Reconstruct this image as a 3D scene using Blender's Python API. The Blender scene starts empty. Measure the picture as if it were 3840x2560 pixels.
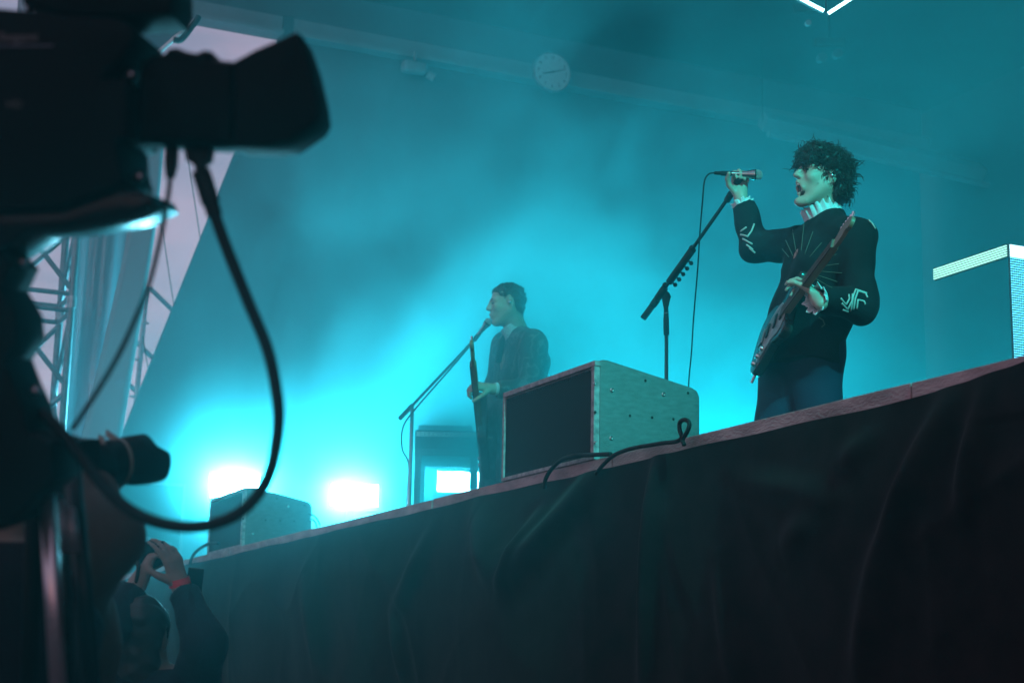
import bpy, bmesh, math, random
import numpy as np
from mathutils import Vector, Matrix, Quaternion
from mathutils.bvhtree import BVHTree
rng = np.random.default_rng(7); random.seed(7)
scene = bpy.context.scene
C = scene.collection

# ------------------------------------------------------------------ camera
FPX = 6300.0                                   # focal length in pixels of the 3840 px wide photograph
EYE = np.array([0.0, 0.0, 0.9])
PITCH, ROLL, HEAD = math.atan(1300 / FPX), 0.02, math.radians(65.404)
FW = np.array([-math.sin(HEAD) * math.cos(PITCH), math.cos(HEAD) * math.cos(PITCH), math.sin(PITCH)])
_r0 = np.array([math.cos(HEAD), math.sin(HEAD), 0.0]); _u0 = np.cross(_r0, FW)
RT = math.cos(ROLL) * _r0 + math.sin(ROLL) * _u0
UP = -math.sin(ROLL) * _r0 + math.cos(ROLL) * _u0
cd = bpy.data.cameras.new('camera'); cam = bpy.data.objects.new('camera', cd); C.objects.link(cam)
cam.matrix_world = Matrix(((RT[0], UP[0], -FW[0], EYE[0]), (RT[1], UP[1], -FW[1], EYE[1]),
                           (RT[2], UP[2], -FW[2], EYE[2]), (0, 0, 0, 1)))
cd.sensor_width = 36.0; cd.lens = FPX * 36 / 3840; cd.clip_end = 500; cd.clip_start = 0.05
cd.dof.use_dof = True; cd.dof.focus_distance = 7.0; cd.dof.aperture_fstop = 4.0
scene.camera = cam

# ------------------------------------------------------------------ world: dusk sky
w = bpy.data.worlds.new('World'); scene.world = w; w.use_nodes = True
nt = w.node_tree; nt.nodes.clear()
def N(t, typ, **kw):
    n = t.nodes.new(typ)
    for k, v in kw.items(): setattr(n, k, v)
    return n
SKY_STRENGTH = 1.0
out = N(nt, 'ShaderNodeOutputWorld'); bg = N(nt, 'ShaderNodeBackground')
sky = N(nt, 'ShaderNodeTexSky', sky_type='NISHITA', sun_disc=False, sun_elevation=math.radians(0.6), sun_rotation=math.radians(120))
sm = N(nt, 'ShaderNodeVectorMath', operation='SCALE'); sm.inputs['Scale'].default_value = 0.06
nt.links.new(sky.outputs[0], sm.inputs[0])
tc = N(nt, 'ShaderNodeTexCoord'); mp = N(nt, 'ShaderNodeMapping'); mp.inputs['Scale'].default_value = (2.2, 2.2, 11)
mp.inputs['Rotation'].default_value = (0.10, 0.12, 0)
nz = N(nt, 'ShaderNodeTexNoise'); nz.inputs['Scale'].default_value = 2.2; nz.inputs['Detail'].default_value = 5; nz.inputs['Roughness'].default_value = .55
nt.links.new(tc.outputs['Generated'], mp.inputs[0]); nt.links.new(mp.outputs[0], nz.inputs['Vector'])
cr = N(nt, 'ShaderNodeValToRGB')
cr.color_ramp.elements[0].position = .36; cr.color_ramp.elements[0].color = (.26, .228, .355, 1)
cr.color_ramp.elements[1].position = .66; cr.color_ramp.elements[1].color = (.50, .325, .46, 1)
nt.links.new(nz.outputs[0], cr.inputs[0])
ad = N(nt, 'ShaderNodeVectorMath', operation='ADD')
nt.links.new(sm.outputs[0], ad.inputs[0]); nt.links.new(cr.outputs[0], ad.inputs[1])
nt.links.new(ad.outputs[0], bg.inputs[0]); bg.inputs[1].default_value = SKY_STRENGTH
nt.links.new(bg.outputs[0], out.inputs[0])

# ------------------------------------------------------------------ render settings / exposure
scene.view_settings.view_transform = 'Standard'; scene.view_settings.look = 'None'
scene.view_settings.gamma = 1.0; scene.view_settings.exposure = 0.0
cy = scene.cycles
cy.use_denoising = True; cy.use_adaptive_sampling = False
cy.max_bounces = 5; cy.diffuse_bounces = 2; cy.glossy_bounces = 2; cy.transmission_bounces = 4
cy.transparent_max_bounces = 12; cy.volume_bounces = 1
cy.sample_clamp_indirect = 3.0; cy.sample_clamp_direct = 0.0

# ------------------------------------------------------------------ helpers
def at(px, py, d):            # point seen at a photograph pixel, d metres in front of the lens
    return EYE + d * (FW + RT * (px - 1920) / FPX - UP * (py - 1280) / FPX)
def _ray(px, py): return FW + RT * (px - 1920) / FPX - UP * (py - 1280) / FPX
def atx(px, py, x): r = _ray(px, py); return EYE + r * (x / r[0])
def aty(px, py, y): r = _ray(px, py); return EYE + r * (y / r[1])
def atz(px, py, z): r = _ray(px, py); return EYE + r * ((z - EYE[2]) / r[2])
V = lambda p: Vector([float(a) for a in p])
def unit(v): v = np.asarray(v, float); return v / (np.linalg.norm(v) + 1e-12)

def mat(name, col, rough=.6, metal=0.0, var=0.0, vscale=8.0, bump=0.0, bscale=60.0, sheen=0.0, emit=None, estr=0.0, spec=.5, stretch=None):
    m = bpy.data.materials.new(name); m.use_nodes = True; t = m.node_tree; b = t.nodes['Principled BSDF']
    b.inputs['Base Color'].default_value = (*col, 1); b.inputs['Roughness'].default_value = rough
    b.inputs['Metallic'].default_value = metal; b.inputs['Specular IOR Level'].default_value = spec
    if sheen: b.inputs['Sheen Weight'].default_value = sheen; b.inputs['Sheen Roughness'].default_value = .4
    if emit: b.inputs['Emission Color'].default_value = (*emit, 1); b.inputs['Emission Strength'].default_value = estr
    tcn = N(t, 'ShaderNodeTexCoord'); src = tcn.outputs['Object']
    if stretch:
        mpn = N(t, 'ShaderNodeMapping'); mpn.inputs['Scale'].default_value = stretch; t.links.new(src, mpn.inputs[0]); src = mpn.outputs[0]
    if var:
        n = N(t, 'ShaderNodeTexNoise'); n.inputs['Scale'].default_value = vscale; n.inputs['Detail'].default_value = 6
        t.links.new(src, n.inputs['Vector'])
        r = N(t, 'ShaderNodeValToRGB'); r.color_ramp.elements[0].position = .3; r.color_ramp.elements[1].position = .7
        r.color_ramp.elements[0].color = (*[c * (1 - var) for c in col], 1); r.color_ramp.elements[1].color = (*[min(1, c * (1 + var)) for c in col], 1)
        t.links.new(n.outputs[0], r.inputs[0]); t.links.new(r.outputs[0], b.inputs['Base Color'])
    if bump:
        n2 = N(t, 'ShaderNodeTexNoise'); n2.inputs['Scale'].default_value = bscale; n2.inputs['Detail'].default_value = 4
        t.links.new(src, n2.inputs['Vector'])
        bp = N(t, 'ShaderNodeBump'); bp.inputs['Strength'].default_value = bump; bp.inputs['Distance'].default_value = .01
        t.links.new(n2.outputs[0], bp.inputs['Height']); t.links.new(bp.outputs[0], b.inputs['Normal'])
    return m

class MB:                      # mesh collector
    def __init__(s): s.v = []; s.f = []
    def add(s, vs, fs):
        b = len(s.v); s.v.extend([tuple(float(c) for c in p) for p in vs]); s.f.extend([tuple(i + b for i in q) for q in fs]); return s
    def box(s, lo, hi, M=None, bev=0.0):
        x0, y0, z0 = lo; x1, y1, z1 = hi
        if bev:
            bm = bmesh.new(); bmesh.ops.create_cube(bm, size=1)
            for v in bm.verts: v.co = Vector((x0 + (v.co.x + .5) * (x1 - x0), y0 + (v.co.y + .5) * (y1 - y0), z0 + (v.co.z + .5) * (z1 - z0)))
            bmesh.ops.bevel(bm, geom=bm.edges[:], offset=bev, segments=2, affect='EDGES', profile=.6)
            return s.bm(bm, M)
        p = [(x0, y0, z0), (x1, y0, z0), (x1, y1, z0), (x0, y1, z0), (x0, y0, z1), (x1, y0, z1), (x1, y1, z1), (x0, y1, z1)]
        if M is not None: p = [M @ Vector(q) for q in p]
        return s.add(p, [(0, 3, 2, 1), (4, 5, 6, 7), (0, 1, 5, 4), (1, 2, 6, 5), (2, 3, 7, 6), (3, 0, 4, 7)])
    def bm(s, bm, M=None):
        bm.verts.ensure_lookup_table()
        s.add([(M @ v.co if M is not None else v.co) for v in bm.verts], [[v.index for v in f.verts] for f in bm.faces]); bm.free(); return s
    def tube(s, pts, r, n=10, cap=True):
        pts = [np.asarray(p, float) for p in pts]; k = len(pts)
        rs = list(r) if np.ndim(r) else [r] * k
        t0 = unit(pts[1] - pts[0]); a = np.cross(t0, [0, 0, 1.0])
        if np.linalg.norm(a) < 1e-3: a = np.cross(t0, [1.0, 0, 0])
        a = unit(a); vs = []; fs = []
        for i, p in enumerate(pts):
            t = unit(pts[min(i + 1, k - 1)] - pts[max(i - 1, 0)])
            a = unit(a - t * (a @ t)); b = np.cross(t, a)
            for j in range(n):
                th = 2 * math.pi * j / n; vs.append(p + rs[i] * (math.cos(th) * a + math.sin(th) * b))
        for i in range(k - 1):
            for j in range(n):
                fs.append((i * n + j, i * n + (j + 1) % n, (i + 1) * n + (j + 1) % n, (i + 1) * n + j))
        if cap: fs.append(tuple(range(n - 1, -1, -1))); fs.append(tuple((k - 1) * n + j for j in range(n)))
        return s.add(vs, fs)
    def lathe(s, prof, M, n=24):            # prof: (radius, height) along local z
        vs = []; fs = []; k = len(prof)
        for r, z in prof:
            for j in range(n):
                th = 2 * math.pi * j / n; vs.append(M @ Vector((r * math.cos(th), r * math.sin(th), z)))
        for i in range(k - 1):
            for j in range(n): fs.append((i * n + j, i * n + (j + 1) % n, (i + 1) * n + (j + 1) % n, (i + 1) * n + j))
        fs.append(tuple(range(n - 1, -1, -1))); fs.append(tuple((k - 1) * n + j for j in range(n)))
        return s.add(vs, fs)
    def prism(s, poly, z0, z1, M=None, bev=0.0, seg=2):   # polygon in local xy extruded along z
        bm = bmesh.new(); vs = [bm.verts.new((p[0], p[1], z0)) for p in poly]
        f = bm.faces.new(vs); e = bmesh.ops.extrude_face_region(bm, geom=[f])
        for v in e['geom']:
            if isinstance(v, bmesh.types.BMVert): v.co.z = z1
        bmesh.ops.recalc_face_normals(bm, faces=bm.faces)
        if bev:
            es = [ed for ed in bm.edges if abs(ed.verts[0].co.z - ed.verts[1].co.z) < 1e-7]
            bmesh.ops.bevel(bm, geom=es, offset=bev, segments=seg, affect='EDGES', profile=.5)
        bmesh.ops.triangulate(bm, faces=[f for f in bm.faces if len(f.verts) > 4])
        return s.bm(bm, M)
    def ball(s, c, r, M=None, seg=12, rings=8, sc=(1, 1, 1)):
        bm = bmesh.new(); bmesh.ops.create_uvsphere(bm, u_segments=seg, v_segments=rings, radius=r)
        for v in bm.verts: v.co = Vector((v.co.x * sc[0] + c[0], v.co.y * sc[1] + c[1], v.co.z * sc[2] + c[2]))
        return s.bm(bm, M)
    def build(s, name, m, parent=None, smooth=False, ang=None):
        me = bpy.data.meshes.new(name); me.from_pydata(s.v, [], s.f); me.update()
        o = bpy.data.objects.new(name, me); C.objects.link(o); me.materials.append(m)
        if smooth: me.polygons.foreach_set('use_smooth', [True] * len(me.polygons))
        if ang: me.polygons.foreach_set('use_smooth', [True] * len(me.polygons)); me.set_sharp_from_angle(angle=math.radians(ang))
        if parent is not None: o.parent = parent; o.matrix_parent_inverse = parent.matrix_world.inverted()
        return o
def tag(o, label=None, cat=None, group=None, kind=None):
    if label: o['label'] = label
    if cat: o['category'] = cat
    if group: o['group'] = group
    if kind: o['kind'] = kind
    return o
def thing(name, label, cat, loc=(0, 0, 0), group=None):
    o = bpy.data.objects.new(name, None); C.objects.link(o); o.empty_display_size = .1
    o.location = V(loc); o.matrix_world = Matrix.Translation(V(loc)); return tag(o, label, cat, group)
def copy_tree(o, parent=None):
    c = o.copy(); C.objects.link(c); mpi = o.matrix_parent_inverse.copy(); c.parent = parent; c.matrix_parent_inverse = mpi
    for ch in o.children: copy_tree(ch, c)
    return c
def frame(o, x, y, z):         # Matrix from axes
    x, y, z = unit(x), unit(y), unit(z)
    return Matrix(((x[0], y[0], z[0], o[0]), (x[1], y[1], z[1], o[1]), (x[2], y[2], z[2], o[2]), (0, 0, 0, 1)))
def spline(pts, n=12):         # Catmull-Rom through points
    P = [np.asarray(p, float) for p in pts]; P = [2 * P[0] - P[1]] + P + [2 * P[-1] - P[-2]]; o = []
    for i in range(1, len(P) - 2):
        for k in range(n):
            t = k / n; a, b, c, d = P[i - 1], P[i], P[i + 1], P[i + 2]
            o.append(.5 * (2 * b + (c - a) * t + (2 * a - 5 * b + 4 * c - d) * t * t + (3 * b - a - 3 * c + d) * t ** 3))
    o.append(P[-2]); return o

# ------------------------------------------------------------------ materials
M_ground = mat('asphalt', (.05, .05, .052), .9, var=.3, vscale=3, bump=.4, bscale=80)
M_deck = mat('deck_ply', (.05, .045, .045), .7, var=.3, vscale=5)
M_board = mat('edge_board', (.34, .25, .25), .85, var=.35, vscale=14, bump=.5, bscale=120, stretch=(.4, 1, 1))
M_skirt = mat('black_molton', (.011, .009, .0095), .85, var=.35, vscale=9, bump=.25, bscale=260, sheen=.05, spec=.08)
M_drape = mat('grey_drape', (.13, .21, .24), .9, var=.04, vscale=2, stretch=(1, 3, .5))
M_scrim = mat('wing_mesh', (.22, .23, .27), .9, var=.3, vscale=1.6, stretch=(1, 9, .35))
M_roof = mat('roof_skin', (.06, .08, .09), .9, var=.2, vscale=1.2)
M_alu = mat('aluminium', (.24, .26, .28), .5, .7, var=.12, vscale=20)
M_steel = mat('galvanised_steel', (.45, .46, .48), .5, .8, var=.2, vscale=15)
M_black = mat('black_plastic', (.014, .014, .015), .5, bump=.08, bscale=300, spec=.25)
M_blackm = mat('black_powder_coat', (.012, .012, .013), .55, bump=.2, bscale=400, spec=.2)
M_rubber = mat('black_rubber', (.010, .010, .011), .6, spec=.2)
M_cabinet = mat('painted_birch_cabinet', (.11, .145, .155), .6, var=.16, vscale=22, bump=.35, bscale=90, stretch=(1, 1, 3))
M_beam = mat('beam_paint', (.30, .36, .38), .6, var=.1, vscale=4)
M_white = mat('white_enamel', (.8, .8, .8), .4)

# ------------------------------------------------------------------ setting
XW = -17.5           # plane of the drape at the far wing
DECK, LIP, YL = 1.36, 1.86, 3.30
ZB = 8.19
tag(MB().add([(-26, -8, 0), (6, -8, 0), (6, 18, 0), (-26, 18, 0)], [(0, 1, 2, 3)]).build('pit_ground', M_ground), kind='structure')
tag(MB().box((-22, 3.80, .004), (3, 14.2, DECK)).build('stage_deck', M_deck), kind='structure')
front = MB().box((-22, YL + .035, .004), (3, 3.79, LIP - .006)).build('stage_front', M_deck); tag(front, kind='structure')
xs = -22.0; k = 0
while xs < 2.9:                                       # edge boards, butted end to end along the lip
    xe = min(xs + 1.98, 3.0); o = rng.uniform(-.003, .003)
    MB().box((xs + .004, YL - .012 + o, LIP - .062), (xe - .004, YL + .033, LIP + o * .8), bev=.004).build('edge_board', M_board, front)
    xs = xe; k += 1
roof = MB().box((-17.9, 3.45, ZB + .56), (4, 14.3, ZB + .70)).build('stage_roof', M_roof); tag(roof, kind='structure')
tag(MB().box((-17.9, 14.21, .004), (4, 14.35, ZB + .55)).build('back_wall', M_roof), kind='structure')
tag(MB().box((3.9, 3.5, .004), (4.02, 14.2, ZB + .55)).build('wing_light_block', M_roof), kind='structure')  # unseen side wall, added to keep the stage dark

# side drape at the far wing: pleated cloth whose near edge is pulled back on a slant
def cloth(name, m, fn, nu, nv, parent=None, thick=0.0):
    u = np.linspace(0, 1, nu); v = np.linspace(0, 1, nv)
    P = np.array([[fn(a, b) for b in v] for a in u]).reshape(-1, 3)
    f = [(i * nv + j, (i + 1) * nv + j, (i + 1) * nv + j + 1, i * nv + j + 1) for i in range(nu - 1) for j in range(nv - 1)]
    mb = MB(); mb.add(P, f); o = mb.build(name, m, parent, smooth=True)
    if thick: s = o.modifiers.new('thickness', 'SOLIDIFY'); s.thickness = thick; s.offset = 0
    return o
e_top, e_bot = atx(1047, 150, XW), atx(430, 1690, XW)
def drape_fn(a, b):
    z = 1.37 + (ZB - 1.37) * b
    ye = e_bot[1] + (e_top[1] - e_bot[1]) * (z - e_bot[2]) / (e_top[2] - e_bot[2])
    y = ye + (14.0 - ye) * a
    s = y; q = min(1, (y - ye) * 1.5)
    x = XW + q * (.02 * math.sin(s * .9 + 1 + .2 * z) + .012 * math.exp(-((s - ye - .9) / .14) ** 2) + .010 * math.exp(-((s - ye - 1.5) / .12) ** 2))
    return (x, y, z)
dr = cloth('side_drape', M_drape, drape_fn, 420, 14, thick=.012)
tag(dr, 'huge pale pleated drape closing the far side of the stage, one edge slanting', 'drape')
# beam above the drape
bm_ = thing('wing_beam', 'long pale beam running above the drape with a wall clock on it', 'beam', (XW, 3.3, ZB))
yj = e_top[1]
MB().box((XW - .05, 3.42, ZB - .13), (XW + .13, yj - .005, ZB + .10), bev=.01).build('beam_section', M_beam, bm_)
MB().box((XW - .05, yj + .125, ZB - .13), (XW + .13, 14.1, ZB + .10), bev=.01).build('beam_section', M_beam, bm_)
MB().box((XW - .16, 3.42, ZB + .105), (XW - .04, 14.1, ZB + .555)).build('fascia_board', M_drape, bm_)
MB().box((XW - .09, yj, ZB - .20), (XW + .14, yj + .12, ZB + .11)).build('joint_block', M_roof, bm_)
MB().box((XW + .131, yj + .125, ZB - .13), (XW + .20, 14.1, ZB - .085)).build('lower_flange', M_beam, bm_)
MB().box((XW + .131, 3.42, ZB - .13), (XW + .20, yj - .005, ZB - .085)).build('lower_flange', M_beam, bm_)
b2 = thing('rear_beam', 'faint pale beam sloping behind the curly-haired singer', 'beam', atx(2880, 455, -16.5))
pa, pb = atx(2860, 455, -16.5), atx(3760, 668, -16.5)
MB().tube([pa, pb], .13, 4).build('rail', M_beam, b2)
MB().tube([pa + np.array([.12, 0, -.2]), pb + np.array([.12, 0, -.2])], .04, 6).build('lower_rail', M_beam, b2)
MB().tube([pb, (pb[0], pb[1], ZB + .558)], .006, 5).build('hanger', M_black, b2)
MB().tube([pa, (pa[0], pa[1], ZB + .558)], .006, 5).build('hanger', M_black, b2)

# clock
cc = atx(2068, 273, XW + .23); R_ = .235
ck = thing('wall_clock', 'round white wall clock with plain numerals hung on the long beam', 'clock', cc)
CM = frame(cc, [0, 1, 0], [0, 0, 1], [1, 0, 0])
M_dial = mat('clock_dial', (.85, .85, .83), .5); M_ink = mat('clock_ink', (.03, .03, .03), .5)
MB().lathe([(R_ + .018, -.03), (R_ + .018, .03), (R_ + .004, .038), (R_, .02)], CM, 40).build('rim', M_steel, ck, ang=40)
dial = MB().lathe([(R_, .0), (R_, .021), (.001, .022)], CM, 40).build('dial', M_dial, ck)
def text_obj(s, size, M, m, name, parent, ext=.001, align='CENTER'):
    cu = bpy.data.curves.new(name, 'FONT'); cu.body = s; cu.size = size; cu.align_x = align; cu.align_y = 'CENTER'; cu.extrude = ext
    o = bpy.data.objects.new(name + '_tmp', cu); C.objects.link(o); dg = bpy.context.evaluated_depsgraph_get(); dg.update()
    me = bpy.data.meshes.new_from_object(o.evaluated_get(dg)); bpy.data.objects.remove(o)
    me.transform(M); me.materials.clear(); me.materials.append(m)
    t = bpy.data.objects.new(name, me); C.objects.link(t)
    if parent is not None: t.parent = parent; t.matrix_parent_inverse = parent.matrix_world.inverted()
    return t
for h in range(1, 13):
    a = math.radians(90 - 30 * h)
    text_obj(str(h), .052, CM @ Matrix.Translation((.185 * math.cos(a), .185 * math.sin(a), .0245)), M_ink, 'numeral', dial)
for nm, L, wd, a in (('hour_hand', .135, .011, 198), ('minute_hand', .19, .008, 19)):
    a = math.radians(a); d = Vector((math.cos(a), math.sin(a), 0)); n = Vector((-d.y, d.x, 0))
    MB().add([CM @ (q + Vector((0, 0, .026))) for q in (-d * .03 - n * wd, -d * .03 + n * wd, d * L + n * wd * .4, d * L - n * wd * .4)], [(0, 1, 2, 3)]).build(nm, M_ink, dial)
# small flood lamp under the beam
fl = thing('flood_lamp', 'small rounded flood lamp under the long beam, left of the clock', 'lamp', atx(1560, 255, XW + .2))
c0 = atx(1555, 255, XW + .2)
MB().box((c0[0] - .08, c0[1] - .16, c0[2] - .07), (c0[0] + .08, c0[1] + .14, c0[2] + .07), bev=.05).build('housing', M_beam, fl, smooth=True)
MB().tube([c0 + np.array([0, .16, -.05]), c0 + np.array([.02, .24, -.09])], .05, 8).build('snout', M_beam, fl)
MB().tube([c0 + np.array([0, 0, .07]), c0 + np.array([0, 0, .20])], .02, 6).build('bracket', M_steel, fl)

# ------------------------------------------------------------------ stage lights
CY = (.06, .74, 1.0)
def emis(name, col, s):
    m = bpy.data.materials.new(name); m.use_nodes = True; t = m.node_tree; t.nodes.clear()
    e = N(t, 'ShaderNodeEmission'); e.inputs[0].default_value = (*col, 1); e.inputs[1].default_value = s
    t.links.new(e.outputs[0], N(t, 'ShaderNodeOutputMaterial').inputs[0]); return m
STROBE_W, STROBE_C = 780.0, 950.0
M_strobe = emis('strobe_glow_white', (.20, .77, 1.0), STROBE_W); M_strobc = emis('strobe_glow_cyan', (.002, .77, .96), STROBE_C)
labels = ['glaring white strobe panel at far left, behind the small speaker box', 'glaring white strobe panel between the small speaker box and the table',
          'strobe panel shining behind the keyboard table', 'strobe panel hidden low behind the guitarist in the suit', 'strobe panel hidden low behind the large speaker box']
XS = -15.0
nrm = unit([.95, -.30, .05]); sid = unit(np.cross([0, 0, 1], nrm)); upv = np.cross(nrm, sid)
for i in range(5):
    px, py = ((883, 1822), (1330, 1856), (1722, 1806), (2224, 1990), (2671, 2022))[i]
    c = atx(px, py, XS)
    t = thing('strobe_light', labels[i], 'strobe', (c[0], c[1], DECK), 'floor strobes along the far side of the stage')
    FM = frame(c, sid, upv, nrm)
    hw, hh = .215, .10
    hsg = MB().box((-hw - .03, -hh - .03, -.14), (hw + .03, hh + .03, -.012), FM, bev=.01).build('housing', M_black, t)
    MB().add([FM @ Vector(q) for q in ((-hw, -hh, 0), (hw, -hh, 0), (hw, hh, 0), (-hw, hh, 0))], [(0, 1, 2, 3)]).build('led_panel', M_strobe if i < 3 else M_strobc, hsg)
    MB().box((c[0] - .03 - .12, c[1] - .03, DECK), (c[0] + .03 - .12, c[1] + .03, c[2] - .1)).build('post', M_black, t)
    MB().box((c[0] - .4, c[1] - .2, DECK + .001), (c[0] + .05, c[1] + .2, DECK + .03)).build('base', M_black, t)

# LED pillar at the right: two faces of a box corner, outlined with bars of light
def led_mat(name, col, s, pitch, axis, duty=.55):
    m = bpy.data.materials.new(name); m.use_nodes = True; t = m.node_tree; t.nodes.clear()
    tcn = N(t, 'ShaderNodeTexCoord'); sp = N(t, 'ShaderNodeSeparateXYZ'); t.links.new(tcn.outputs['Object'], sp.inputs[0])
    def stripe(sock, p, du):
        a = N(t, 'ShaderNodeMath', operation='DIVIDE'); a.inputs[1].default_value = p; t.links.new(sock, a.inputs[0])
        b = N(t, 'ShaderNodeMath', operation='FRACT'); t.links.new(a.outputs[0], b.inputs[0])
        c = N(t, 'ShaderNodeMath', operation='LESS_THAN'); c.inputs[1].default_value = du; t.links.new(b.outputs[0], c.inputs[0]); return c.outputs[0]
    s1 = stripe(sp.outputs['Z'], pitch, duty); s2 = stripe(sp.outputs[axis], pitch, .8)
    mu = N(t, 'ShaderNodeMath', operation='MULTIPLY'); t.links.new(s1, mu.inputs[0]); t.links.new(s2, mu.inputs[1])
    ms = N(t, 'ShaderNodeMath', operation='MULTIPLY'); ms.inputs[1].default_value = s; t.links.new(mu.outputs[0], ms.inputs[0])
    e = N(t, 'ShaderNodeEmission'); e.inputs[0].default_value = (*col, 1); t.links.new(ms.outputs[0], e.inputs[1])
    t.links.new(e.outputs[0], N(t, 'ShaderNodeOutputMaterial').inputs[0]); return m
lc = aty(3780, 925, 5.7); xl = lc[0]; zt = lc[2]
lp = thing('led_pillar', 'LED screen pillar at the right edge with a lit face and a slanting bar of light', 'led screen', (xl, 5.7, DECK))
M_ledon = led_mat('led_face', (.12, .70, 1.0), 2.6, .0125, 'Y'); M_ledtop = emis('led_top', (.55, .95, 1.0), 2.6)
M_leddark = mat('led_off', (.012, .014, .016), .5)
MB().add([(xl + .012, 5.7, DECK), (xl + .012, 6.7, DECK), (xl + .012, 6.7, zt - .055), (xl + .012, 5.7, zt - .055)], [(0, 1, 2, 3)]).build('lit_face', M_ledon, lp)
MB().add([(xl + .012, 5.7, zt - .055), (xl + .012, 6.7, zt - .055), (xl + .012, 6.7, zt + .01), (xl + .012, 5.7, zt + .01)], [(0, 1, 2, 3)]).build('top_row', M_ledtop, lp)
MB().box((xl - .006, 5.702, DECK), (xl + .009, 6.7, zt + .008)).build('cabinet', M_leddark, lp)
M_bar = emis('led_bar', (.42, 1.0, .80), 1.5)
for q in range(5):
    MB().box((xl - .565, 5.68, zt - .052 + q * .0125), (xl + .008, 5.686, zt - .052 + q * .0125 + .0065)).build('led_row', M_bar, lp)
MB().box((xl - .57, 5.688, zt - .058), (xl + .006, 5.70, zt + .012)).build('bar_backing', M_leddark, lp)
# hanging LED chevron at the top
v0, v1, v2 = at(2960, -26, 9), at(3098, 50, 9), at(3240, -36, 9)
hv = thing('hanging_led_chevron', 'bright white V of LED tubes hanging at the top edge above the singer', 'led tube', v1)
M_tube = emis('led_tube', (.45, .95, 1.0), 9.0)
for a, b in ((v0, v1 + np.array([0, -.012, .01])), (v2, v1 + np.array([0, .012, 0]))):
    L = np.linalg.norm(b - a); n = int(L / .0125)
    back = MB().tube([a + FW * .02, b + FW * .02], .014, 6).build('tube_body', M_leddark, hv)
    mb = MB()
    for q in range(n):
        p = a + (b - a) * (q + .5) / n; d = unit(b - a); s_ = unit(np.cross(d, FW))
        mb.tube([p - s_ * .009, p + s_ * .009], .0042, 5)
    o = mb.build('led_dots', M_tube, hv); o['kind'] = 'stuff'
MB().tube([v1, v1 + np.array([0, 0, ZB + .56 - v1[2]])], .003, 5).build('wire', M_leddark, hv)
# faint moving heads under the roof
for px, py, sp_, lb in ((3030, 88, .07, 'tiny glinting moving-head lamp just below the hanging V of light'), (3110, 212, .11, 'pair of faint round lamp heads hanging right of centre, above the singer')):
    c = at(px, py, 16.2); t = thing('moving_head_lamp', lb, 'lamp', c, 'lamps hung under the roof')
    FMh = frame(c, RT, UP, -FW)
    n_ = 2 if sp_ > .1 else 1
    for q in range(n_):
        MB().lathe([(.03, -.14), (.055, -.08), (.06, .06), (.055, .075), (.001, .07)], FMh @ Matrix.Scale(.8 if n_ == 2 else .5, 4) @ Matrix.Translation(((q - .5 * (n_ - 1)) * .19, (q - .5 * (n_ - 1)) * .05, 0)), 14).build('head', M_roof if n_ == 2 else M_beam, t, ang=40)
    MB().box((-.14, .10, -.06), (.14, .17, .05), FMh).build('yoke', M_black, t)
    MB().tube([FMh @ Vector((0, .17, 0)), np.array(FMh @ Vector((0, .17, 0))) * [1, 1, 0] + np.array([0, 0, ZB + .56])], .012, 6).build('hanger', M_black, t)
# the two front-of-house washes that light the singer and speaker boxes from the right
def spot(name, loc, aim, power, ang, blend, col, r=.12):
    l = bpy.data.lights.new(name, 'SPOT'); l.energy = power; l.spot_size = math.radians(ang); l.spot_blend = blend; l.color = col; l.shadow_soft_size = r
    o = bpy.data.objects.new(name, l); C.objects.link(o); o.location = V(loc)
    o.rotation_euler = V(np.asarray(aim) - np.asarray(loc)).to_track_quat('-Z', 'Y').to_euler(); return o
spot('front_wash_lamp', (1.8, 3.02, 6.9), (-6.2, 3.9, 2.5), 4700, 30, .8, (.012, .96, .86))

# ------------------------------------------------------------------ haze
HAZE_D, HAZE_G, SMOKE_D, SMOKE_G = .0112, .82, .030, .40
hz = MB().box((-27, -9, -1), (7, 19, 9.2)).build('haze', bpy.data.materials.new('haze_air')); tag(hz, kind='stuff')
mh = hz.data.materials[0]; mh.use_nodes = True; t = mh.node_tree; t.nodes.clear()
pv = N(t, 'ShaderNodeVolumePrincipled'); pv.inputs['Color'].default_value = (.22, .95, 1.0, 1); pv.inputs['Density'].default_value = HAZE_D; pv.inputs['Anisotropy'].default_value = HAZE_G
t.links.new(pv.outputs[0], N(t, 'ShaderNodeOutputMaterial').inputs['Volume'])

sk = MB().box((-17.2, 3.36, DECK + .002), (-2.6, 13.9, 7.9)).build('stage_smoke', bpy.data.materials.new('smoke_air'))
tag(sk, 'drifting cyan-lit stage smoke filling the space behind the stage edge', 'smoke', kind='stuff')
ms_ = sk.data.materials[0]; ms_.use_nodes = True; t = ms_.node_tree; t.nodes.clear()
pv = N(t, 'ShaderNodeVolumePrincipled'); pv.inputs['Color'].default_value = (.20, .95, 1.0, 1); pv.inputs['Anisotropy'].default_value = SMOKE_G
tcn = N(t, 'ShaderNodeTexCoord'); nn = N(t, 'ShaderNodeTexNoise'); nn.inputs['Scale'].default_value = .6; nn.inputs['Detail'].default_value = 3.0; nn.inputs['Roughness'].default_value = .55; nn.inputs['Distortion'].default_value = .6
t.links.new(tcn.outputs['Object'], nn.inputs['Vector'])
mr = N(t, 'ShaderNodeMapRange'); mr.inputs['From Min'].default_value = .43; mr.inputs['From Max'].default_value = .60; mr.inputs['To Min'].default_value = SMOKE_D * .0; mr.inputs['To Max'].default_value = SMOKE_D * 2.4
t.links.new(nn.outputs[0], mr.inputs[0])
sz = N(t, 'ShaderNodeSeparateXYZ'); t.links.new(tcn.outputs['Object'], sz.inputs[0])
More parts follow.
